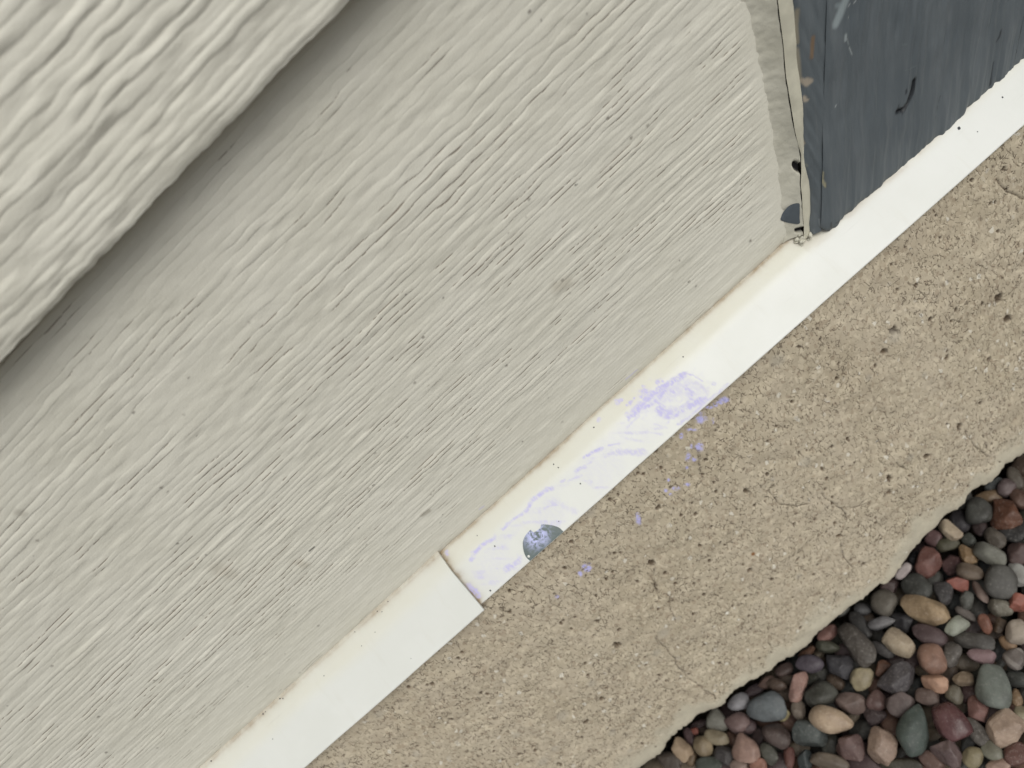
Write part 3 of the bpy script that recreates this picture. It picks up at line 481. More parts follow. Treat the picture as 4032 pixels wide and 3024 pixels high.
def mat_caulk():
    k = Nodes('smeared_caulk', .55, .3)
    c = k.mix(k.ramp(k.noise(90, 4), .3, .7), (.490, .475, .395), (.555, .538, .455))
    c = k.mix(k.ramp(k.noise(420, 4), .5, .8, 0, .35), c, (.60, .585, .50))
    c = stain_over(k, c)
    return k.done(c, k.bump(k.noise(300, 4), .0004, .8))

def mat_plain(name, col, rough=.6, var=.15, scale=300, bump=.0001):
    k = Nodes(name, rough, .3)
    n = k.noise(scale, 4)
    c = k.mix(k.ramp(n, .3, .7), [x*(1-var) for x in col], [min(1, x*(1+var)) for x in col])
    return k.done(c, k.bump(n, bump, .6))

def mat_bare_metal():
    k = Nodes('bare_zinc_with_dust', .45, .4)
    c = k.mix(k.ramp(k.noise(120, 3), .3, .7), (.110, .140, .138), (.155, .188, .184))
    d = k.math('MULTIPLY', k.attr('dust'), k.ramp(k.noise(380, 5, .7, dist=.8), .40, .56))
    c = k.mix(d, c, (.53, .56, .86))
    return k.done(c, k.bump(k.noise(600, 3), .0001, .5))

def mat_stone(name, kind):
    k = Nodes(name, .55 if kind != 'gloss' else .28, .3)
    oi = k.n('ShaderNodeObjectInfo'); base = oi.outputs['Color']
    tc = k.n('ShaderNodeTexCoord').outputs['Object']
    off = k.n('ShaderNodeVectorMath', operation='ADD'); k.put(off.inputs[0], tc)
    cmb = k.n('ShaderNodeCombineXYZ'); rr = k.math('MULTIPLY', oi.outputs['Random'], 9.)
    for s in cmb.inputs: k.put(s, rr)
    k.put(off.inputs[1], cmb.outputs[0]); vec = off.outputs[0]
    n1 = k.noise(120, 4, .6, vec); n2 = k.noise(700, 4, .7, vec)
    dark = k.mix(1., base, (.62, .60, .60), 'MULTIPLY'); lite = k.mix(.28, base, (.62, .58, .53))
    c = k.mix(k.ramp(n1, .3, .72), dark, base)
    c = k.mix(k.ramp(n2, .5, .8, 0, .40 if kind != 'speckle' else .8), c, lite)
    if kind == 'speckle':
        c = k.mix(k.ramp(k.noise(480, 3, .6, vec), .52, .66, 0, .6), c, dark)
    if kind == 'band':
        w = k.n('ShaderNodeTexWave'); k.put(w.inputs['Vector'], vec); w.inputs['Scale'].default_value = 45; w.inputs['Distortion'].default_value = 4
        c = k.mix(k.ramp(w.outputs['Fac'], .72, .95, 0, .5), c, lite)
    hb = k.noise(260 if kind == 'speckle' else 500, 5, .65, vec)
    return k.done(c, k.bump(hb, .0012 if kind == 'speckle' else .00028, .7), k.ramp(n1, .3, .7, *((.42, .62) if kind != 'gloss' else (.22, .36))))

M_SIDING, M_TRIM, M_CONC, M_BOARD, M_CAULK = mat_siding(), mat_trim(), mat_concrete(), mat_board(), mat_caulk()
M_CREAM = mat_plain('cream_paint', (.56, .54, .435), .5, .12, 120, .0002)
M_DARK = mat_plain('dark_gap', (.030, .026, .022), .9)
M_SPLAT = mat_plain('slate_splash', (.088, .104, .118), .4, .06)
M_METAL = mat_bare_metal()
M_SPOT = mat_plain('dark_speck', (.05, .055, .06), .6)
M_SHEATH = mat_plain('wall_sheathing', (.30, .26, .20), .9)
STONES = [mat_stone('smooth_stone', 'smooth'), mat_stone('speckled_stone', 'speckle'), mat_stone('matt_stone', 'smooth'),
          mat_stone('polished_stone', 'gloss'), mat_stone('banded_stone', 'band')]
M_SOIL = mat_plain('dark_soil', (.035, .027, .020), .95, .35, 160, .004)

# ------------------------------------------------------------------ ground
gx, gy = np.meshgrid(np.concatenate([[-40, -8, -2], np.linspace(-1, 1, 21), [2, 8, 40]]), np.concatenate([[-40, -8, -2], np.linspace(-1, .2, 13), [2, 8, 40]]))
me = raw_mesh('ground', np.stack([gx, gy, np.full_like(gx, -.238)], -1), grid_faces(*gx.shape))
tag(link('ground', me, M_SOIL), kind='structure')

# ------------------------------------------------------------------ siding
def grain(x, z, seed, zl):
    """height of the pressed wood grain (metres), and how open the splits are"""
    s = seed*20
    zz = np.linspace(-.01, .30, 1200)
    ll = np.interp(zz, [0, .010, .045, .10, .3], [.0013, .0014, .0019, .0024, .0029] if seed == 1 else [.0022, .0024, .0028, .0032, .0036])
    cum = np.concatenate([[0], np.cumsum(np.diff(zz)/ll[1:])])
    ph = np.interp(zl, zz, cum)
    ph = ph+1.6*N(x/.30, zl/.05, s+1)+.24*N(x/.080, zl/.012, s+2)+.13*N(x/.018, zl/.007, s+3)+.150*N(x/.0066, zl/.0030, s+4)+.03*N(x/.002, zl/.002, s+12)
    k = np.floor(ph); f = ph-k
    A = np.clip(.70+.75*N(x/.024+k*7.3, k*1.71, s+5), .28, 1.25)
    g = f**.80
    prof = (1-(2*g-1)**2)**.60
    env = np.interp(zl, [0, .006, .020, .040, .095, .135, .2], [.30, .34, .62, 1.0, .95, .78, .60] if seed == 1 else [.6, .8, 1., 1., 1., 1., 1.])
    calm = .78+.42*sstep(-.5, .5, N(x/.08, zl/.025, s+6))
    h = (.000205 if seed == 1 else .00044)*A*prof*env*calm
    o_ = N(x/.017+k*3.7, k*2.13, s+7)
    op = sstep(.15, .60, o_)*sstep(.15, .5, A)
    d = np.minimum(f, 1-f)
    groove = (1-sstep(.03, .16, d))*op
    h = h-(.00012 if seed == 1 else .0001)*groove*np.maximum(env, .4)
    h = h+(.00011 if seed == 1 else .00040)*N(x/.05, zl/.0075, s+8)+(.00017 if seed == 1 else .00030)*N(x/.0080, zl/.0026, s+9)*(.45+.55*env)+.00005*N(x/.0045, zl/.0022, s+10)
    crack = (1-sstep(.03, .125, d))*sstep(.40, .58, o_*sstep(.1, .5, A)+.20*N(x/.004, zl/.003, s+11)-.25*sstep(.09, .13, zl)-.3*sstep(.03, .015, zl))
    return h, crack*np.maximum(env, .55)*(1 if seed == 1 else .0)

def siding(zb, ztop, xs, zs, seed, yb, parent, xr=None):
    X, Z = np.meshgrid(xs, zs)
    zl = Z
    h, crack = grain(X, zl, seed, zl)
    if seed == 1:                                  # paint and caulk fill the grain beside the corner board
        ck_ = np.array(CAULK_LINE)[::-1]; sl = (ck_[-1, 0]-ck_[0, 0])/(ck_[-1, 1]-ck_[0, 1])
        xk = np.where(zs > ck_[-1, 1], ck_[-1, 0]+sl*(zs-ck_[-1, 1]), np.interp(zs, ck_[:, 1], ck_[:, 0]))
        fd = .12+.88*sstep(-.0005, .0075, xk[:, None]-X+.0015*N(X/.003, Z/.0016, 95)); h = h*fd+.00004*(1-fd); crack = crack*sstep(.3, .9, fd)
    # lower edge: rounded arris that wanders a little
    edge = .00014*N(xs/.012, 3.3, seed+90)+.00028*N(xs/.0032, 1.3, seed+91)+.00012*N(xs/.0013, 1.3, seed+93)+.0006*np.maximum(0, N(xs/.006, 7.7, seed+92)-.55)
    fall = np.exp(-zl/.0022)
    Y = yb+.035*zl-h+.0011*fall
    Zw = zb+zl+edge[None, :]*np.exp(-zl/.004)
    und_y = np.linspace(yb+.0022, yb+.0115, 5)
    Xu = np.repeat(xs[None], 5, 0); Yu = np.repeat(und_y[:, None], len(xs), 1); Zu = zb+edge[None]+np.repeat(np.array([.0, .0, .0002, .0004, .0006])[:, None], len(xs), 1)-.0002
    V = np.concatenate([np.stack([Xu, Yu, Zu], -1)[::-1], np.stack([X, Y, Zw], -1)])
    nr = V.shape[0]
    me = raw_mesh('siding_board', V, grid_faces(nr, len(xs)))
    cr = np.concatenate([np.zeros_like(Xu), crack]); set_float(me, 'crack', cr)
    st = np.zeros((nr, len(xs), 4)); st[..., :3] = .3
    if seed == 1:
        U = np.concatenate([Xu, X]); W = np.concatenate([Zu-.05, Zw])
        for p, w, c, a in SIDING_MARKS: paint(st, U, W, p, w, lin(c), a, .8)
        r = random.Random(4)
        for _ in range(70):
            p = [[r.uniform(-.26, .09), r.uniform(.003, .14)]]
            paint(st, U, W, p, r.uniform(.00025, .0006), (.14, .12, .10), r.uniform(.3, .8), .5)
        # grime that has gathered along the drip edge
        st[5:, :, 3] = np.maximum(st[5:, :, 3], np.exp(-zl/.0007)*(.45+.35*N(X/.02, 1., 55)))
        sel = (zl < .002); st[5:][sel, :3] = (.33, .26, .17)
    set_color(me, 'Stain', st)
    return link('siding_board', me, M_SIDING, parent)

wall = empty('house_wall', (0, 0, 0))
tag(wall, 'cream painted lap siding wall with pressed wood grain above the white flashing', 'house wall')
b0 = siding(0, .19, fine(-.62, .134, -.290, .130, .00060, .004), fine(0, .195, 0, .176, .00026, .004), 1, 0., wall)
b0['label'] = 'siding board resting above the white flashing, full of fine splits'
b1 = siding(.1707, .36, fine(-.62, .160, -.165, .070, .0008, .005), fine(0, .19, 0, .080, .0004, .004), 2, -.006, wall)
b1['label'] = 'upper siding board overlapping in the top corner'
for i in range(2, 7):  # unseen boards higher up, added so the wall blocks the sky
    siding(.1707*i, 0, np.arange(-.62, .11+.306*(.1707*i), .01), np.linspace(0, .19, 40), 2+i, -.006-.0001*i, wall)
bm = bmesh.new(); bmesh.ops.create_cube(bm, size=1, matrix=Matrix.Translation((0, .045, .6)) @ Matrix.Diagonal((1.24, .04, 1.21, 1)))
me = bpy.data.meshes.new('sheathing'); bm.to_mesh(me); bm.free(); link('sheathing', me, M_SHEATH, wall)

# ------------------------------------------------------------------ foundation
found = empty('concrete_foundation', (0, -.03, -.2))
tag(found, 'sandy tan concrete foundation with pores, hairline cracks and a ragged lower lip', 'foundation')
rg = np.array(RAGGED)
xs = fine(-.62, .62, -.245, .200, .00046, .006)
rb = np.interp(xs, rg[:, 0], rg[:, 1]) + .0016*N(xs/.0055, .5, 70) + .0009*N(xs/.0016, .5, 71) + np.where((xs < rg[0, 0]) | (xs > rg[-1, 0]), .003*N(xs/.03, 2.5, 72), 0)
nt = 330
ts = np.linspace(0, 1, nt)**1.0
X = np.repeat(xs[None], nt, 0); T = np.repeat(ts[:, None], len(xs), 1)
Z = -.020+(rb[None]+.020)*T
Y = -.0185-.0315*(-.020-Z)/.147
rim_w = .015+.006*N(xs/.03, .7, 73)+.004*N(xs/.008, .2, 74)
dist_b = Z-rb[None]
rim = 1-sstep(.25, 1.25, dist_b/rim_w[None]+.25*N(X/.006, Z/.006, 75))
h = .0007*N(X/.035, Z/.03, 60)+.00040*N(X/.008, Z/.007, 61)+.00016*N(X/.0032, Z/.003, 62)*(1-.6*rim)+.00005*N(X/.0014, Z/.0018, 63)*(1-.75*rim)
h = h-.0030*np.exp(-dist_b/.0016)
st = np.zeros(X.shape+(4,)); st[..., :3] = .2
dark = (.060, .042, .028)
rc = random.Random(8)
for p in CRACKS:
    p = np.array(p); t = np.linspace(0, len(p)-1, len(p)*7); q = np.stack([np.interp(t, np.arange(len(p)), p[:, 0]), np.interp(t, np.arange(len(p)), p[:, 1])], 1)
    q[:, 0] += .0007*N(t*2.3, .5+len(p), 77)+.0004*N(t*5.1, 2.5+len(p), 77); q[:, 1] += .0005*N(t*2.1, 3.5, 78)
    d = seg_dist(X, Z, q); h = h-.0006*(1-sstep(.0001, .0006, d))
    [paint(st, X, Z, q[i:i+2], .00012+.00016*rc.random(), dark, .35+.55*rc.random(), .8) for i in range(0, len(q)-1)]
rp = random.Random(11)
pits = [list(p) for p in PITS]
for _ in range(260): pits.append([rp.uniform(-.24, .2), rp.uniform(-.16, -.02), rp.uniform(.0004, .0010)])
for px, pz, r in pits:
    sel = (abs(X-px) < r*2.2) & (abs(Z-pz) < r*2.8)
    if not sel.any(): continue
    d = np.hypot(X[sel]-px, (Z[sel]-pz)*.8)*(1+.35*N(X[sel]/.0009, Z[sel]/.0009, 79))
    h[sel] -= min(.0016, r*1.0)*(1-sstep(r*.35, r*1.15, d))
    a = .90*(1-sstep(r*.5, r*1.15, d)); s4 = st[sel]
    s4[:, :3] = np.where((a > s4[:, 3])[:, None], np.array(dark)*(1.0+.8*rp.random()), s4[:, :3]); s4[:, 3] = np.maximum(s4[:, 3], a); st[sel] = s4
for px, pz, r in FLECKS: paint(st, X, Z, [[px, pz]], r*.8, (.78, .76, .68), .95, .5)
for _ in range(60): paint(st, X, Z, [[rp.uniform(-.24, .2), rp.uniform(-.16, -.02)]], rp.uniform(.0004, .0009), (.66, .60, .48), .8, .5)
for _ in range(30): paint(st, X, Z, [[rp.uniform(-.24, .2), rp.uniform(-.15, -.02)]], rp.uniform(.0012, .003), (.40, .37, .31), .45, .7)
paint(st, X, Z, [RUST], .0009, (.22, .08, .015), .9, .5)
ck = np.zeros(X.shape)
for px, pz, ax, az, bx, bz in DUST:
    det = ax*bz-az*bx
    u = ((X-px)*bz-(Z-pz)*bx)/det; v = ((Z-pz)*ax-(X-px)*az)/det
    ck = np.maximum(ck, .95*(1-sstep(.55, 1.45, np.hypot(u, v)+.35*N(X/.0016, Z/.0016, 80))))
nrm = np.array([0, -.147, .0315]); nrm /= np.linalg.norm(nrm)
P = np.stack([X, Y, Z], -1)+h[..., None]*nrm
low = []
for dy, dz in ((.0015, -.0018), (.005, -.0030), (.012, -.0025), (.022, -.002)):
    low.append(np.stack([xs, P[-1, :, 1]+dy, P[-1, :, 2]+dz+.0008*N(xs/.004, dy*900, 76)], -1))
top = [np.stack([xs, np.full_like(xs, .02), np.full_like(xs, -.020)], -1)]
V = np.concatenate([np.array(top), P, np.array(low)])
me = raw_mesh('foundation_face', V, grid_faces(V.shape[0], len(xs), True))
def ext(a, fill=0.):
    sh = a.shape[1:]
    return np.concatenate([np.full((1,)+sh, fill), a, np.repeat(a[-1:], 4, 0)])
set_float(me, 'rim', ext(rim)); set_float(me, 'chalk', ext(ck)); set_color(me, 'Stain', ext(st))
link('parge_coat', me, M_CONC, found)
bm = bmesh.new(); bmesh.ops.create_cube(bm, size=1, matrix=Matrix.Translation((0, .06, -.15)) @ Matrix.Diagonal((1.24, .10, .235, 1)))
me = bpy.data.meshes.new('footing'); bm.to_mesh(me); bm.free(); set_float(me, 'rim', np.ones(8)); set_float(me, 'chalk', np.zeros(8)); set_color(me, 'Stain', np.zeros((8, 4)))
link('footing', me, M_CONC, found)

# ------------------------------------------------------------------ white flashing, two lapped lengths
BEND, LIP = (-.0075, -.0040), (-.022, -.0178)
L0 = math.hypot(*BEND); L1 = L0+math.hypot(LIP[0]-BEND[0], LIP[1]-BEND[1])
def section(n, L):
    """outer profile (y, z, arc) from under the siding to the drip lip, pushed out by off, with an eased bend"""
    s = np.concatenate([np.linspace(-.012, 0, 5)[:-1], np.linspace(0, L, n)])
    d0 = np.array(BEND)/L0; d1 = (np.array(LIP)-np.array(BEND))/(L1-L0)
    r = .0024
    w = sstep(L0-r, L0+r, s)[:, None]
    d = d0*(1-w)+d1*w; d /= np.linalg.norm(d, axis=1)[:, None]
    i0 = 4
    pts = np.zeros((len(s), 2))
    for i in range(i0+1, len(s)): pts[i] = pts[i-1]+(d[i]+d[i-1])/2*(s[i]-s[i-1])
    for i in range(i0-1, -1, -1): pts[i] = pts[i+1]+d0*(s[i]-s[i+1])*np.array([1, .3])
    nn = np.stack([d[:, 1], -d[:, 0]], 1)            # outward
    nn *= np.sign(nn[:, 1:2]+1e-9)
    return pts, nn, s

LR, LL = .0269, .0293
def flashing(xs, offs, name, L, n=64):
    pts, nn, s = section(n, L)
    offs = np.asarray(offs)
    outer = np.zeros((len(s), len(xs), 3)); inner = np.zeros_like(outer)
    warp = .00018*N(xs/.05, .5, 81)+.00010*N(xs/.017, .5, 82)
    for A, t in ((outer, 0.), (inner, -.0006)):
        o = offs[None]+t
        A[..., 0] = xs[None]
        A[..., 1] = pts[:, 0][:, None]+nn[:, 0][:, None]*o+warp[None]*.5
        A[..., 2] = pts[:, 1][:, None]+nn[:, 1][:, None]*o+warp[None]
    loop = np.concatenate([outer, inner[::-1], outer[:1]])
    ns, nx = loop.shape[:2]
    F = [grid_faces(ns, nx, True)]
    idx = np.arange(ns*nx).reshape(ns, nx); m = len(s)
    for c in (0, nx-1):
        a = idx[:m, c]; b = idx[m:2*m, c][::-1]
        q = np.stack([a[:-1], a[1:], b[1:], b[:-1]], 1)
        F.append(q if c == 0 else q[:, ::-1])
    me = raw_mesh(name, loop, np.concatenate(F))
    S = np.concatenate([s, s[::-1], s[:1]])
    return me, np.repeat(xs[None], ns, 0), np.repeat(S[:, None], nx, 1)

XJ = -.1019
# right-hand length (lies under the left one at the lap)
xs = fine(-.125, .62, -.125, .075, .00035, .0012); xs = xs[(xs < .19) | (np.arange(len(xs)) % 6 == 0)]
me, U, S = flashing(xs, np.zeros(len(xs)), 'flashing', LR)
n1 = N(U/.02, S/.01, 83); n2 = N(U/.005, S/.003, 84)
dirt_shade = .85*np.exp(-np.abs(S-.0001)/(.0006+.0004*n1))*(.75+.4*n1)+.16*np.exp(-np.abs(S)/.0032)*(.6+.6*N(U/.012, .5, 85))
dj = U-XJ
dirt_shade += np.where(dj > -.003, (.95*np.exp(-np.maximum(dj, 0)/.0011)+.30*np.exp(-np.maximum(dj, 0)/.0028))*(.75+.45*n2), 0)  # shade cast by the lapped end, painted in together with joint dirt
bx = np.array(BOARD_BOTTOM)
dirt_shade += np.where(U > bx[0, 0]-.004, .35*np.exp(-np.maximum(S-.0085-.0015*n2, 0)/.0012)*(.7+.5*n1), 0)
dirt_shade += .75*np.exp(-(((U-.0925)/.004)**2+((S-.0016)/.0030)**2))
dirt_shade = np.clip(dirt_shade, 0, 1); dirt_shade[S < -.0005] = .8
set_float(me, 'dirt_shade', dirt_shade)
set_float(me, 'ledge_cream', 1-sstep(.0055, .0115, S+.0012*N(U/.03, .5, 89)))  # creamier tone on the ledge, fading out past the bend
ck = np.zeros(U.shape)
for p, w, a in CHALK:
    d = seg_dist(U, S, p)
    ck = np.maximum(ck, a*1.7*(1-sstep(w*.30, w*2.1, d*(1+.45*N(U/.0016, S/.0010, 86)))))
# faint rubbed veil round the scribble
veil = 1-sstep(.003, .010, seg_dist(U, S, [(-.090, .019), (-.03, .018), (.014, .016)]))
ck = np.maximum(ck, veil*(.16+.50*sstep(.15, .75, N((U-S*1.2)/.0021, (U*.8+S)/.012, 90)))*sstep(-.1, .5, N(U/.014, S/.010, 91)+.35))
ck[64+4:] = 0
set_float(me, 'chalk', np.clip(ck, 0, 1))
st = np.zeros(U.shape+(4,)); st[..., :3] = .05
set_color(me, 'Stain', st)
fl_r = link('flashing', me, M_TRIM)
tag(fl_r, 'white metal flashing smeared with purple chalk, running under the grey board', 'flashing', 'white flashing lengths')

# left-hand length laps over it
xs = np.concatenate([np.arange(-.62, -.27, .006), np.arange(-.27, XJ-.0005, .0008), [XJ-.0005, XJ]])
offs = .0010+.0011*np.exp(-(XJ-xs)/.02)
me, U, S = flashing(xs, offs, 'flashing', LL)
n1 = N(U/.02, S/.01, 87)
dirt_shade = .80*np.exp(-np.abs(S-.0004)/(.0010+.0005*n1))*(.7+.4*n1)+.20*np.exp(-np.abs(S)/.003)*(.6+.6*N(U/.012, .5, 88))
dirt_shade = np.clip(dirt_shade, 0, 1); dirt_shade[S < -.0005] = .8
dirt_shade[68:] = .9
set_float(me, 'dirt_shade', dirt_shade); set_float(me, 'chalk', np.zeros(U.shape)); set_float(me, 'ledge_cream', .75*(1-sstep(.0055, .0125, S+.0012*N(U/.03, .5, 89)))); st = np.zeros(U.shape+(4,)); set_color(me, 'Stain', st)
fl_l = link('flashing', me, M_TRIM)
tag(fl_l, 'clean white metal flashing whose cut end overlaps the chalked length', 'flashing', 'white flashing lengths')

_pts, _nn, _s = section(64, LL)
def on_flash(x, s, lift):
    y = np.interp(s, _s, _pts[:, 0]); z = np.interp(s, _s, _pts[:, 1]); ny = np.interp(s, _s, _nn[:, 0]); nz = np.interp(s, _s, _nn[:, 1])
    w = .00018*N(x/.05, .5, 81)+.00010*N(x/.017, .5, 82)
    return np.stack([x, y+ny*lift+w*.5, z+nz*lift+w], -1)
def disc_on_flash(name, outline, lift, mat, parent, rings=4):
    o = np.array(outline); c = o.mean(0); n = len(o)
    V = [on_flash(np.array(c[0]), np.array(c[1]), lift)]
    for r in range(1, rings+1):
        q = c+(o-c)*r/rings; V += list(on_flash(q[:, 0], np.minimum(q[:, 1], LR-.0001), lift if r < rings else lift*.4))
    bm = bmesh.new(); vs_ = [bm.verts.new(v) for v in V]
    for i in range(n):
        j = (i+1) % n
        bm.faces.new((vs_[0], vs_[1+i], vs_[1+j]))
        for r in range(rings-1):
            a = 1+r*n; b = a+n; bm.faces.new((vs_[a+i], vs_[b+i], vs_[b+j], vs_[a+j]))
    bmesh.ops.recalc_face_normals(bm, faces=bm.faces)
    me = bpy.data.meshes.new(name); bm.to_mesh(me); bm.free()
    return link(name, me, mat, parent)
def smooth_loop(p, k=4):
    p = np.array(p); n = len(p); t = np.arange(n*k)/k; i = t.astype(int); f = (t-i)[:, None]
    P0, P1, P2, P3 = p[(i-1) % n], p[i % n], p[(i+1) % n], p[(i+2) % n]
    return .5*((2*P1)+(-P0+P2)*f+(2*P0-5*P1+4*P2-P3)*f*f+(-P0+3*P1-3*P2+P3)*f**3)
CHIP = [[x, (LR+.0001 if q > .0252 else q)] for x, q in CHIP]
chip = disc_on_flash('paint_chip', smooth_loop(CHIP), .00016, M_METAL, fl_r, 5)
c = np.array(CHIP).mean(0)
co = np.array([v.co for v in chip.data.vertices])
u = (co[:, 0]-c[0])/.0085; v = (co[:, 2]+.0125)/.0052
set_float(chip.data, 'dust', np.clip(1.5-1.75*np.hypot(u, v), 0, 1))
chip['label'] = 'grey chip where the white paint has flaked off'
r = float(np.linalg.norm(np.array(CHIPDOT[0])-np.array(CHIPDOT[1])))
th = np.linspace(0, 2*math.pi, 12, endpoint=False)
dot = disc_on_flash('paint_dot', np.stack([CHIPDOT[0][0]+r*np.cos(th), CHIPDOT[0][1]+r*np.sin(th)], 1), .0003, M_TRIM, fl_r, 2)
for nm in ('dirt_shade', 'chalk', 'ledge_cream'): set_float(dot.data, nm, np.zeros(len(dot.data.vertices)))
set_color(dot.data, 'Stain', np.zeros((len(dot.data.vertices), 4)))
rs = random.Random(5)
for x, s, r in SPOTS:
    r = max(r, .00018); ph = rs.uniform(0, 6)
    o = np.stack([x+r*np.cos(th)*(1+.2*np.sin(2*th+ph)), np.maximum(s, .0004)+r*np.sin(th)], 1)
    left = x < XJ
    disc_on_flash('paint_speck', o, .0013 if left else .00014, M_SPOT, fl_l if left else fl_r, 2)

# ------------------------------------------------------------------ slate grey corner board, its cream edge and its caulk
cb = empty('corner_board', (.1, -.004, 0))
tag(cb, 'chipped slate grey board standing on the white flashing at the end of the siding', 'corner board')
YF = -.008
bb = np.array(BOARD_BOTTOM); fe = np.array(BOARD_FRONT_EDGE); be = np.array(BOARD_BACK_EDGE)
lean = (fe[0, 0]-fe[-1, 0])/(fe[0, 1]-fe[-1, 1])
# columns run parallel to the leaning left edge
zsb = fine(-.01, .62, -.01, .125, .00055, .02)
bx_ = np.concatenate([np.arange(bb[3, 0], .215, .00050), np.arange(.22, .61, .02)])
bz_ = np.interp(bx_, bb[:, 0], bb[:, 1])+(.0006*N(bx_/.0035, .5, 40)+.0005*N(bx_/.0013, .5, 58))*(bx_ > bb[3, 0])
x_edge = np.interp(zsb, fe[::-1, 1], fe[::-1, 0]); over = zsb > fe[0, 1]
x_edge[over] = fe[0, 0]+lean*(zsb[over]-fe[0, 1])
tcol = np.linspace(0, 1, 260)
Xb = np.zeros((260, len(bx_))); Zb = np.zeros_like(Xb)
ztop = .125
for j in range(len(bx_)):
    tt = np.where(tcol < .93, tcol/.93, 1)
    z = bz_[j]+(ztop-bz_[j])*tt+np.maximum(0, tcol-.93)/.07*1.08
    Zb[:, j] = z; Xb[:, j] = bx_[j]+lean*(z-bz_[j])
X0 = Xb-lean*Zb                                   # coordinate across the grain
wig = X0+.0012*N(Zb/.035, X0/.02, 41)
hb = .00030*N(wig/.0016, Zb/.03, 42)+.00020*N(wig/.0045, Zb/.05, 43)+.00012*N(wig/.0008, Zb/.012, 44)+.0005*N(X0/.02, Zb/.02, 45)+.00016*N(X0/.004, Zb/.006, 59)
fallb = np.exp(-(Zb-bz_[None])/.0012); lft = np.exp(-(X0-X0[:, :1])/.0012)
st = np.zeros(Xb.shape+(4,)); st[..., :3] = .1
for p, w, c, a, fr in BOARD_MARKS:
    if fr:
        paint(st, Xb, Zb, p, w*(1.1 if c[0] > 30 else 1.7), lin(c), a, .55)
        if c[0] < 30:
            d = seg_dist(Xb, Zb, p); hb -= .0012*(1-sstep(w*.4, w*1.2, d))
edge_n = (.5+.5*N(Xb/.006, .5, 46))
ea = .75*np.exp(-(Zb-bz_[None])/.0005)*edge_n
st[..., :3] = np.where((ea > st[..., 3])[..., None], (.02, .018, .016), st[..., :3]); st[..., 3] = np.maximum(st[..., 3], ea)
Yb = YF-hb+.0010*fallb+.0009*lft
P = np.stack([Xb, Yb, Zb], -1)
under = np.stack([np.repeat(Xb[:1], 3, 0), YF+np.array([.0018, .005, .010])[:, None]+0*Xb[:1], np.repeat(Zb[:1], 3, 0)+.0002], -1)[::-1]
V = np.concatenate([under, P])
me = raw_mesh('board_face', V, grid_faces(V.shape[0], V.shape[1]))
set_color(me, 'Stain', np.concatenate([np.zeros((3,)+st.shape[1:]), st]))
link('board_face', me, M_BOARD, cb)

# side of the board, from its front arris back to the cream edge strip
zz = np.concatenate([np.arange(be[-1, 1]-.002, .125, .0006), [.14, .2, .62, 1.205]])
def along(poly, z):
    p = np.array(poly)[::-1]; x = np.interp(z, p[:, 1], p[:, 0]); m = z > p[-1, 1]
    x[m] = p[-1, 0]+lean*(z[m]-p[-1, 1]); m = z < p[0, 1]; x[m] = p[0, 0]+lean*(z[m]-p[0, 1]); return x
xb_, xf_ = along(be, zz), bx_[0]+lean*(zz-bz_[0])+.0009
xf_ = np.maximum(xf_, xb_+.0006)
zc = zz; 
nw = 26; tw = np.linspace(0, 1, nw)
Xs = xb_[:, None]+(xf_-xb_)[:, None]*tw[None]+.0
Zs = np.repeat(zc[:, None], nw, 1)
hs_ = .00022*N(Xs/.0012, Zs/.02, 47)+.00016*N(Xs/.003, Zs/.008, 48)
Ys = (-.004+(YF+.0009+.004)*tw[None])-hs_-.0006*np.sin(tw*math.pi)[None]
zfl = np.interp(xs*0 if False else Xs[0], bb[:, 0], bb[:, 1])
keep = Zs[:, 0] > -.0045
st = np.zeros(Xs.shape+(4,)); st[..., :3] = .1
for p, w, c, a, fr in BOARD_MARKS:
    if not fr: paint(st, Xs, Zs, p, w*1.3, lin(c), a*.85, .6)
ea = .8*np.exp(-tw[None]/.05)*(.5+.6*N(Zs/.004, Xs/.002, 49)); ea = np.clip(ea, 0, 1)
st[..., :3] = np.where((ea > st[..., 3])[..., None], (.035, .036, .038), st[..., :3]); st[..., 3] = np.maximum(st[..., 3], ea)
V = np.stack([Xs, Ys, Zs], -1)[keep]
me = raw_mesh('board_side', V, grid_faces(V.shape[0], nw))
set_color(me, 'Stain', st[keep])
o = link('board_side', me, M_BOARD, cb); o['label'] = 'scraped side of the grey board with tan chips'

# cream painted strip between the caulk and the board
xc_ = along(CRACK_LINE, zz)
xr_ = np.maximum(xb_+.0004, xc_+.0004)
tw = np.linspace(0, 1, 12)
Xs = xc_[:, None]+(xr_-xc_)[:, None]*tw[None]; Zs = np.repeat(zz[:, None], 12, 1)
Ys = (-.0041+.0105*Zs)*(1-tw)[None]-.0042*tw[None]-.0005*np.sin(np.pi*tw)[None]-.0002*N(Xs/.004, Zs/.008, 50)
k_ = Zs[:, 0] > -.003
V = np.stack([Xs, Ys, Zs], -1)[k_]
me = raw_mesh('edge_strip', V, grid_faces(V.shape[0], 12))
link('edge_strip', me, M_CREAM, cb)
# the hairline gap behind the strip
V = np.stack([np.stack([xc_-.0012, -.0008+.0105*zz, zz], -1), np.stack([xr_+.0005, -.0008+.0105*zz, zz], -1)], 1)[k_]
me = raw_mesh('gap', V, grid_faces(V.shape[0], 2)); link('gap', me, M_DARK, cb)
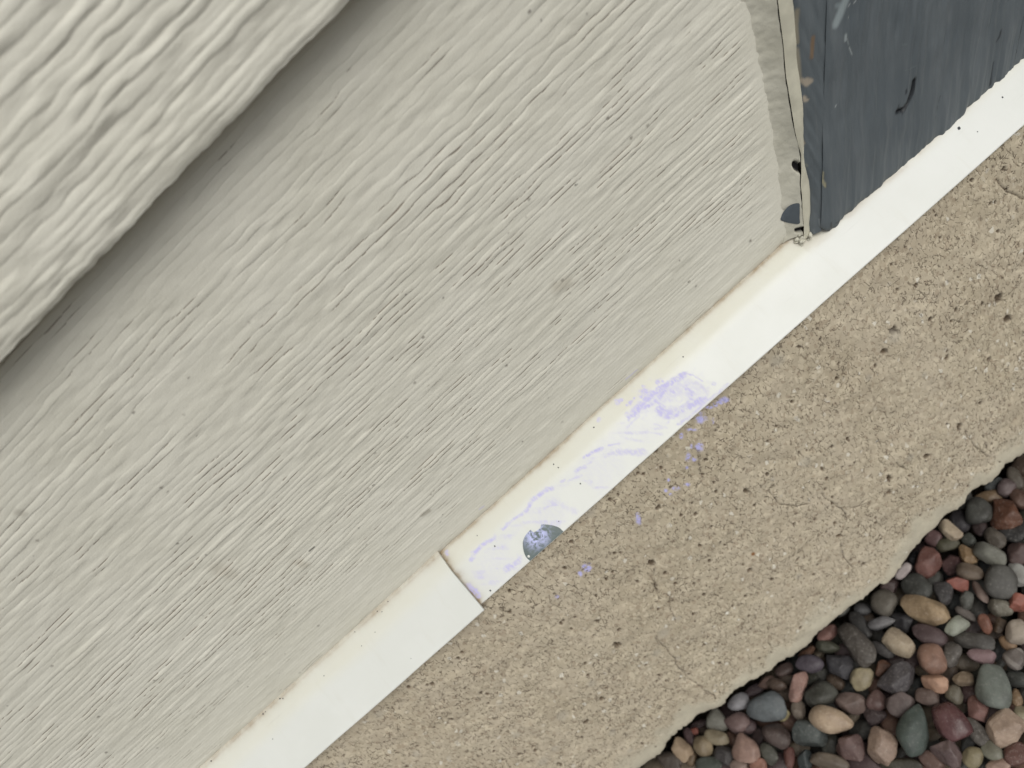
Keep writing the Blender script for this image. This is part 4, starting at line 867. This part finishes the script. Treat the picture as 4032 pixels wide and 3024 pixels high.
# caulk fillet
xk_ = along(CAULK_LINE, zz); tw = np.linspace(0, 1, 34)
jag = .00025*N(zz/.009, .5, 51)+.00035*N(zz/.0017, .5, 52)
gapw = np.maximum(.00004, .00017+.00020*N(zz/.006, .5, 53)+.00010*N(zz/.0018, .5, 57))
Xs = (xk_+jag)[:, None]+(xc_-gapw-xk_-jag)[:, None]*tw[None]; Zs = np.repeat(zz[:, None], 34, 1)
Ys = .0006-.0002-.0042*tw[None]**1.7-.0003*np.exp(-tw[None]/.06)-.00022*N(Xs/.004, Zs/.004, 54)-.0001*N(Xs/.0014, Zs/.0014, 56)+.035*Zs*(1-.7*tw[None])
Ys[:, 0] += .002
k_ = Zs[:, 0] > .0005
st = np.zeros(Xs.shape+(4,)); st[..., :3] = .1
ea = .16*np.exp(-((tw[None]-.035)/.03)**2)+0*Xs; st[..., :3] = (.30, .26, .18); st[..., 3] = ea
for x, z, a, b in HOLES:
    d = np.hypot((Xs-x)/a, (Zs-z)/b); s_ = 1-sstep(.75, 1.05, d)
    st[..., :3] = np.where((s_ > st[..., 3])[..., None], (.008, .007, .008), st[..., :3]); st[..., 3] = np.maximum(st[..., 3], s_); Ys += .0015*s_
V = np.stack([Xs, Ys, Zs], -1)[k_]
me = raw_mesh('caulk_bead', V, grid_faces(V.shape[0], 34)); set_color(me, 'Stain', st[k_])
link('caulk_bead', me, M_CAULK, cb)
# grey paint splash on the caulk
sp = smooth_loop(SPLAT, 3); c = sp.mean(0)
bm = bmesh.new(); vv = []
def caulk_y(x, z):
    a = float(along(CAULK_LINE, np.array([z]))[0]); b = float(along(CRACK_LINE, np.array([z]))[0]); t = min(max((x-a)/(b-a), 0), 1)
    return .0004-.0042*t**1.7-.0003*math.exp(-t/.06)+.035*z*(1-.7*t)-.00060
ctr = bm.verts.new((c[0], caulk_y(*c), c[1]))
ring1 = [bm.verts.new((*(lambda q: (q[0], caulk_y(*q), q[1]))(c+(p-c)*.6),)) for p in sp]
ring2 = [bm.verts.new((p[0], caulk_y(*p)+.0002, p[1])) for p in sp]
n = len(sp)
for i in range(n):
    j = (i+1) % n
    bm.faces.new((ctr, ring1[i], ring1[j])); bm.faces.new((ring1[i], ring2[i], ring2[j], ring1[j]))
me = bpy.data.meshes.new('paint_splash'); bm.to_mesh(me); bm.free(); link('paint_splash', me, M_SPLAT, cb)
# crumbly lump of old caulk where board, siding and flashing meet
rl = random.Random(3)
bm = bmesh.new()
for _ in range(26):
    m = Matrix.Translation((.0915+rl.gauss(0, .0022), -.0030+rl.gauss(0, .0012), -.0008+rl.gauss(0, .0012))) @ Matrix.Rotation(rl.uniform(0, 3), 4, Vector((rl.random(), rl.random(), rl.random())).normalized()) @ Matrix.Diagonal((rl.uniform(.0005, .0016), rl.uniform(.0005, .0012), rl.uniform(.0004, .001), 1))
    bmesh.ops.create_icosphere(bm, subdivisions=1, radius=1, matrix=m)
me = bpy.data.meshes.new('crumbs'); bm.to_mesh(me); bm.free(); o = link('crumbs', me, M_CAULK, cb); o['kind'] = 'stuff'
set_color(me, 'Stain', np.zeros((len(me.vertices), 4)))

# ------------------------------------------------------------------ pebbles
bm = bmesh.new(); bmesh.ops.create_icosphere(bm, subdivisions=4, radius=1); bm.verts.ensure_lookup_table()
ICO_V = np.array([v.co for v in bm.verts]); ICO_F = np.array([[v.index for v in f.verts] for f in bm.faces]); bm.free()
bm = bmesh.new(); bmesh.ops.create_icosphere(bm, subdivisions=3, radius=1); bm.verts.ensure_lookup_table()
ICO3_V = np.array([v.co for v in bm.verts]); ICO3_F = np.array([[v.index for v in f.verts] for f in bm.faces]); bm.free()
bm = bmesh.new(); bmesh.ops.create_icosphere(bm, subdivisions=2, radius=1); bm.verts.ensure_lookup_table()
ICO2_V = np.array([v.co for v in bm.verts]); ICO2_F = np.array([[v.index for v in f.verts] for f in bm.faces]); bm.free()

def pebble_shape(base, rx, ry, rz, shape, seed):
    r = np.random.default_rng(seed); v = base.copy()
    p = {0: r.uniform(1.95, 2.8), 1: 2.9, 2: 2.5, 3: 2.1}[shape]
    v = v/(np.sum(np.abs(v)**p, 1)**(1/p))[:, None]
    o = r.uniform(0, 90, 3)
    lump = .115*N(v[:, 0]*1.1+o[0], v[:, 1]*1.1+v[:, 2]*.9+o[1], 30)+.045*N(v[:, 0]*2.3+o[1], v[:, 2]*2.1-v[:, 1]*1.7+o[2], 31)
    v = v*(1+lump*(1.5 if shape == 1 else 1))[:, None]
    if shape == 1 or (shape == 0 and r.random() < .65):
        for _ in range(9 if shape == 1 else 3):
            n = r.normal(size=3); n /= np.linalg.norm(n)
            if n[2] < -.2: n[2] *= -1
            d = r.uniform(.66, .9); e = v@n-d
            v = v-np.where(e > 0, e*(.93 if shape == 1 else .7), 0)[:, None]*n
        v = v*(1+.020*N(v[:, 0]*5+o[2], v[:, 1]*5+v[:, 2]*4, 32)[:, None])
    if shape == 3:
        t = (v[:, 0]+1)/2; w = .58+.62*np.sin(np.clip(t, 0, 1)**.75*math.pi*.62)
        v[:, 1] *= w; v[:, 2] *= .7+.3*w; v[:, 1] /= .98
    # keep the plan outline at the measured half axes
    v[:, 0] = (v[:, 0]-(v[:, 0].max()+v[:, 0].min())/2)/((v[:, 0].max()-v[:, 0].min())/2)
    v[:, 1] = (v[:, 1]-(v[:, 1].max()+v[:, 1].min())/2)/((v[:, 1].max()-v[:, 1].min())/2)
    v[:, 1] *= 1+r.uniform(-.24, .24)*v[:, 0]; v[:, 2] *= 1+r.uniform(-.3, .3)*v[:, 0]+r.uniform(-.2, .2)*v[:, 1]
    tilt = Matrix.Rotation(r.uniform(-.22, .22), 3, 'X') @ Matrix.Rotation(r.uniform(-.18, .18), 3, 'Y')
    return (v*np.array([rx, ry, rz]))@np.array(tilt).T

ALB = .72
for i, (x, y, z, a, b, an, cr, cg, cbl, shape, label) in enumerate(PEBBLES):
    rr = np.random.default_rng(500+i)
    th_ = b*(rr.uniform(.62, .85) if shape != 2 else .45)
    small = a < .004
    me = raw_mesh('pebble', pebble_shape(ICO3_V if small else ICO_V, a, b, th_, shape, 40+i), ICO3_F if small else ICO_F)
    if 'speckled' in label.split(' just')[0] or 'rough' in label.split(' just')[0] or 'broken' in label.split(' just')[0]: m = STONES[1]
    elif 'glossy' in label.split(' just')[0]: m = STONES[3]
    elif 'streaked' in label.split(' just')[0]: m = STONES[4]
    else: m = STONES[(0, 2, 0, 2, 1)[i % 5]] if a > .004 else STONES[0]
    o = link('pebble', me, m)
    o.location = (x, y, z); o.rotation_euler = (0, 0, an)
    c_ = lin((cr, cg, cbl)); o.color = (*((c_*.68+c_.mean()*.32)*ALB), 1)
    tag(o, label, 'pebble', 'loose pebbles below the foundation')

# deeper and surrounding gravel, too buried or too far out to pick apart
rg_ = np.random.default_rng(77)
cloud_v, cloud_f, cloud_c = [], [], []
pal = .8*lin([(92, 72, 70), (80, 78, 72), (112, 92, 74), (128, 112, 88), (86, 86, 72), (104, 82, 82), (70, 74, 72), (140, 100, 78), (112, 112, 104)])
k = 0
px_ = np.array([(p[0], p[1]) for p in PEBBLES]); 
def add_stone(x, y, z, r):
    global k
    v = pebble_shape(ICO2_V, r*rg_.uniform(.9, 1.3), r*rg_.uniform(.7, .9), r*rg_.uniform(.5, .7), 0, 9000+k)
    t = rg_.uniform(0, 6.3); c, s = math.cos(t), math.sin(t)
    v = v@np.array([[c, s, 0], [-s, c, 0], [0, 0, 1]])+np.array([x, y, z])
    cloud_v.append(v); cloud_f.append(ICO2_F+k*len(ICO2_V)); pc = pal[rg_.integers(len(pal))]; cloud_c.append(np.repeat((pc*.7+pc.mean()*.3)[None], len(v), 0)); k += 1
for x in np.arange(-.42, .42, .0142):
    for y in np.arange(-.40, .0, .0142):
        jx, jy = x+rg_.uniform(-.004, .004), y+rg_.uniform(-.004, .004)
        inside = np.min(np.hypot(px_[:, 0]-jx, px_[:, 1]-jy)) < .011
        add_stone(jx, jy, -.2275 if inside else -.207+rg_.uniform(-.003, .004), .0085 if not inside else .0075)
me = raw_mesh('gravel', np.concatenate(cloud_v), np.concatenate(cloud_f))
set_color(me, 'Tint', np.concatenate([np.concatenate(cloud_c), np.ones((k*len(ICO2_V), 1))], 1))
kk = Nodes('buried_gravel', .7, .25)
M_GRAVEL = kk.done(kk.mix(kk.ramp(kk.noise(260, 4), .3, .7), kk.attr('Tint', 'Color'), kk.mix(1., kk.attr('Tint', 'Color'), (.6, .6, .6), 'MULTIPLY')), kk.bump(kk.noise(500, 4), .0003, .6))
tag(link('gravel', me, M_GRAVEL), 'buried and surrounding gravel under the loose pebbles', 'gravel', kind='stuff')
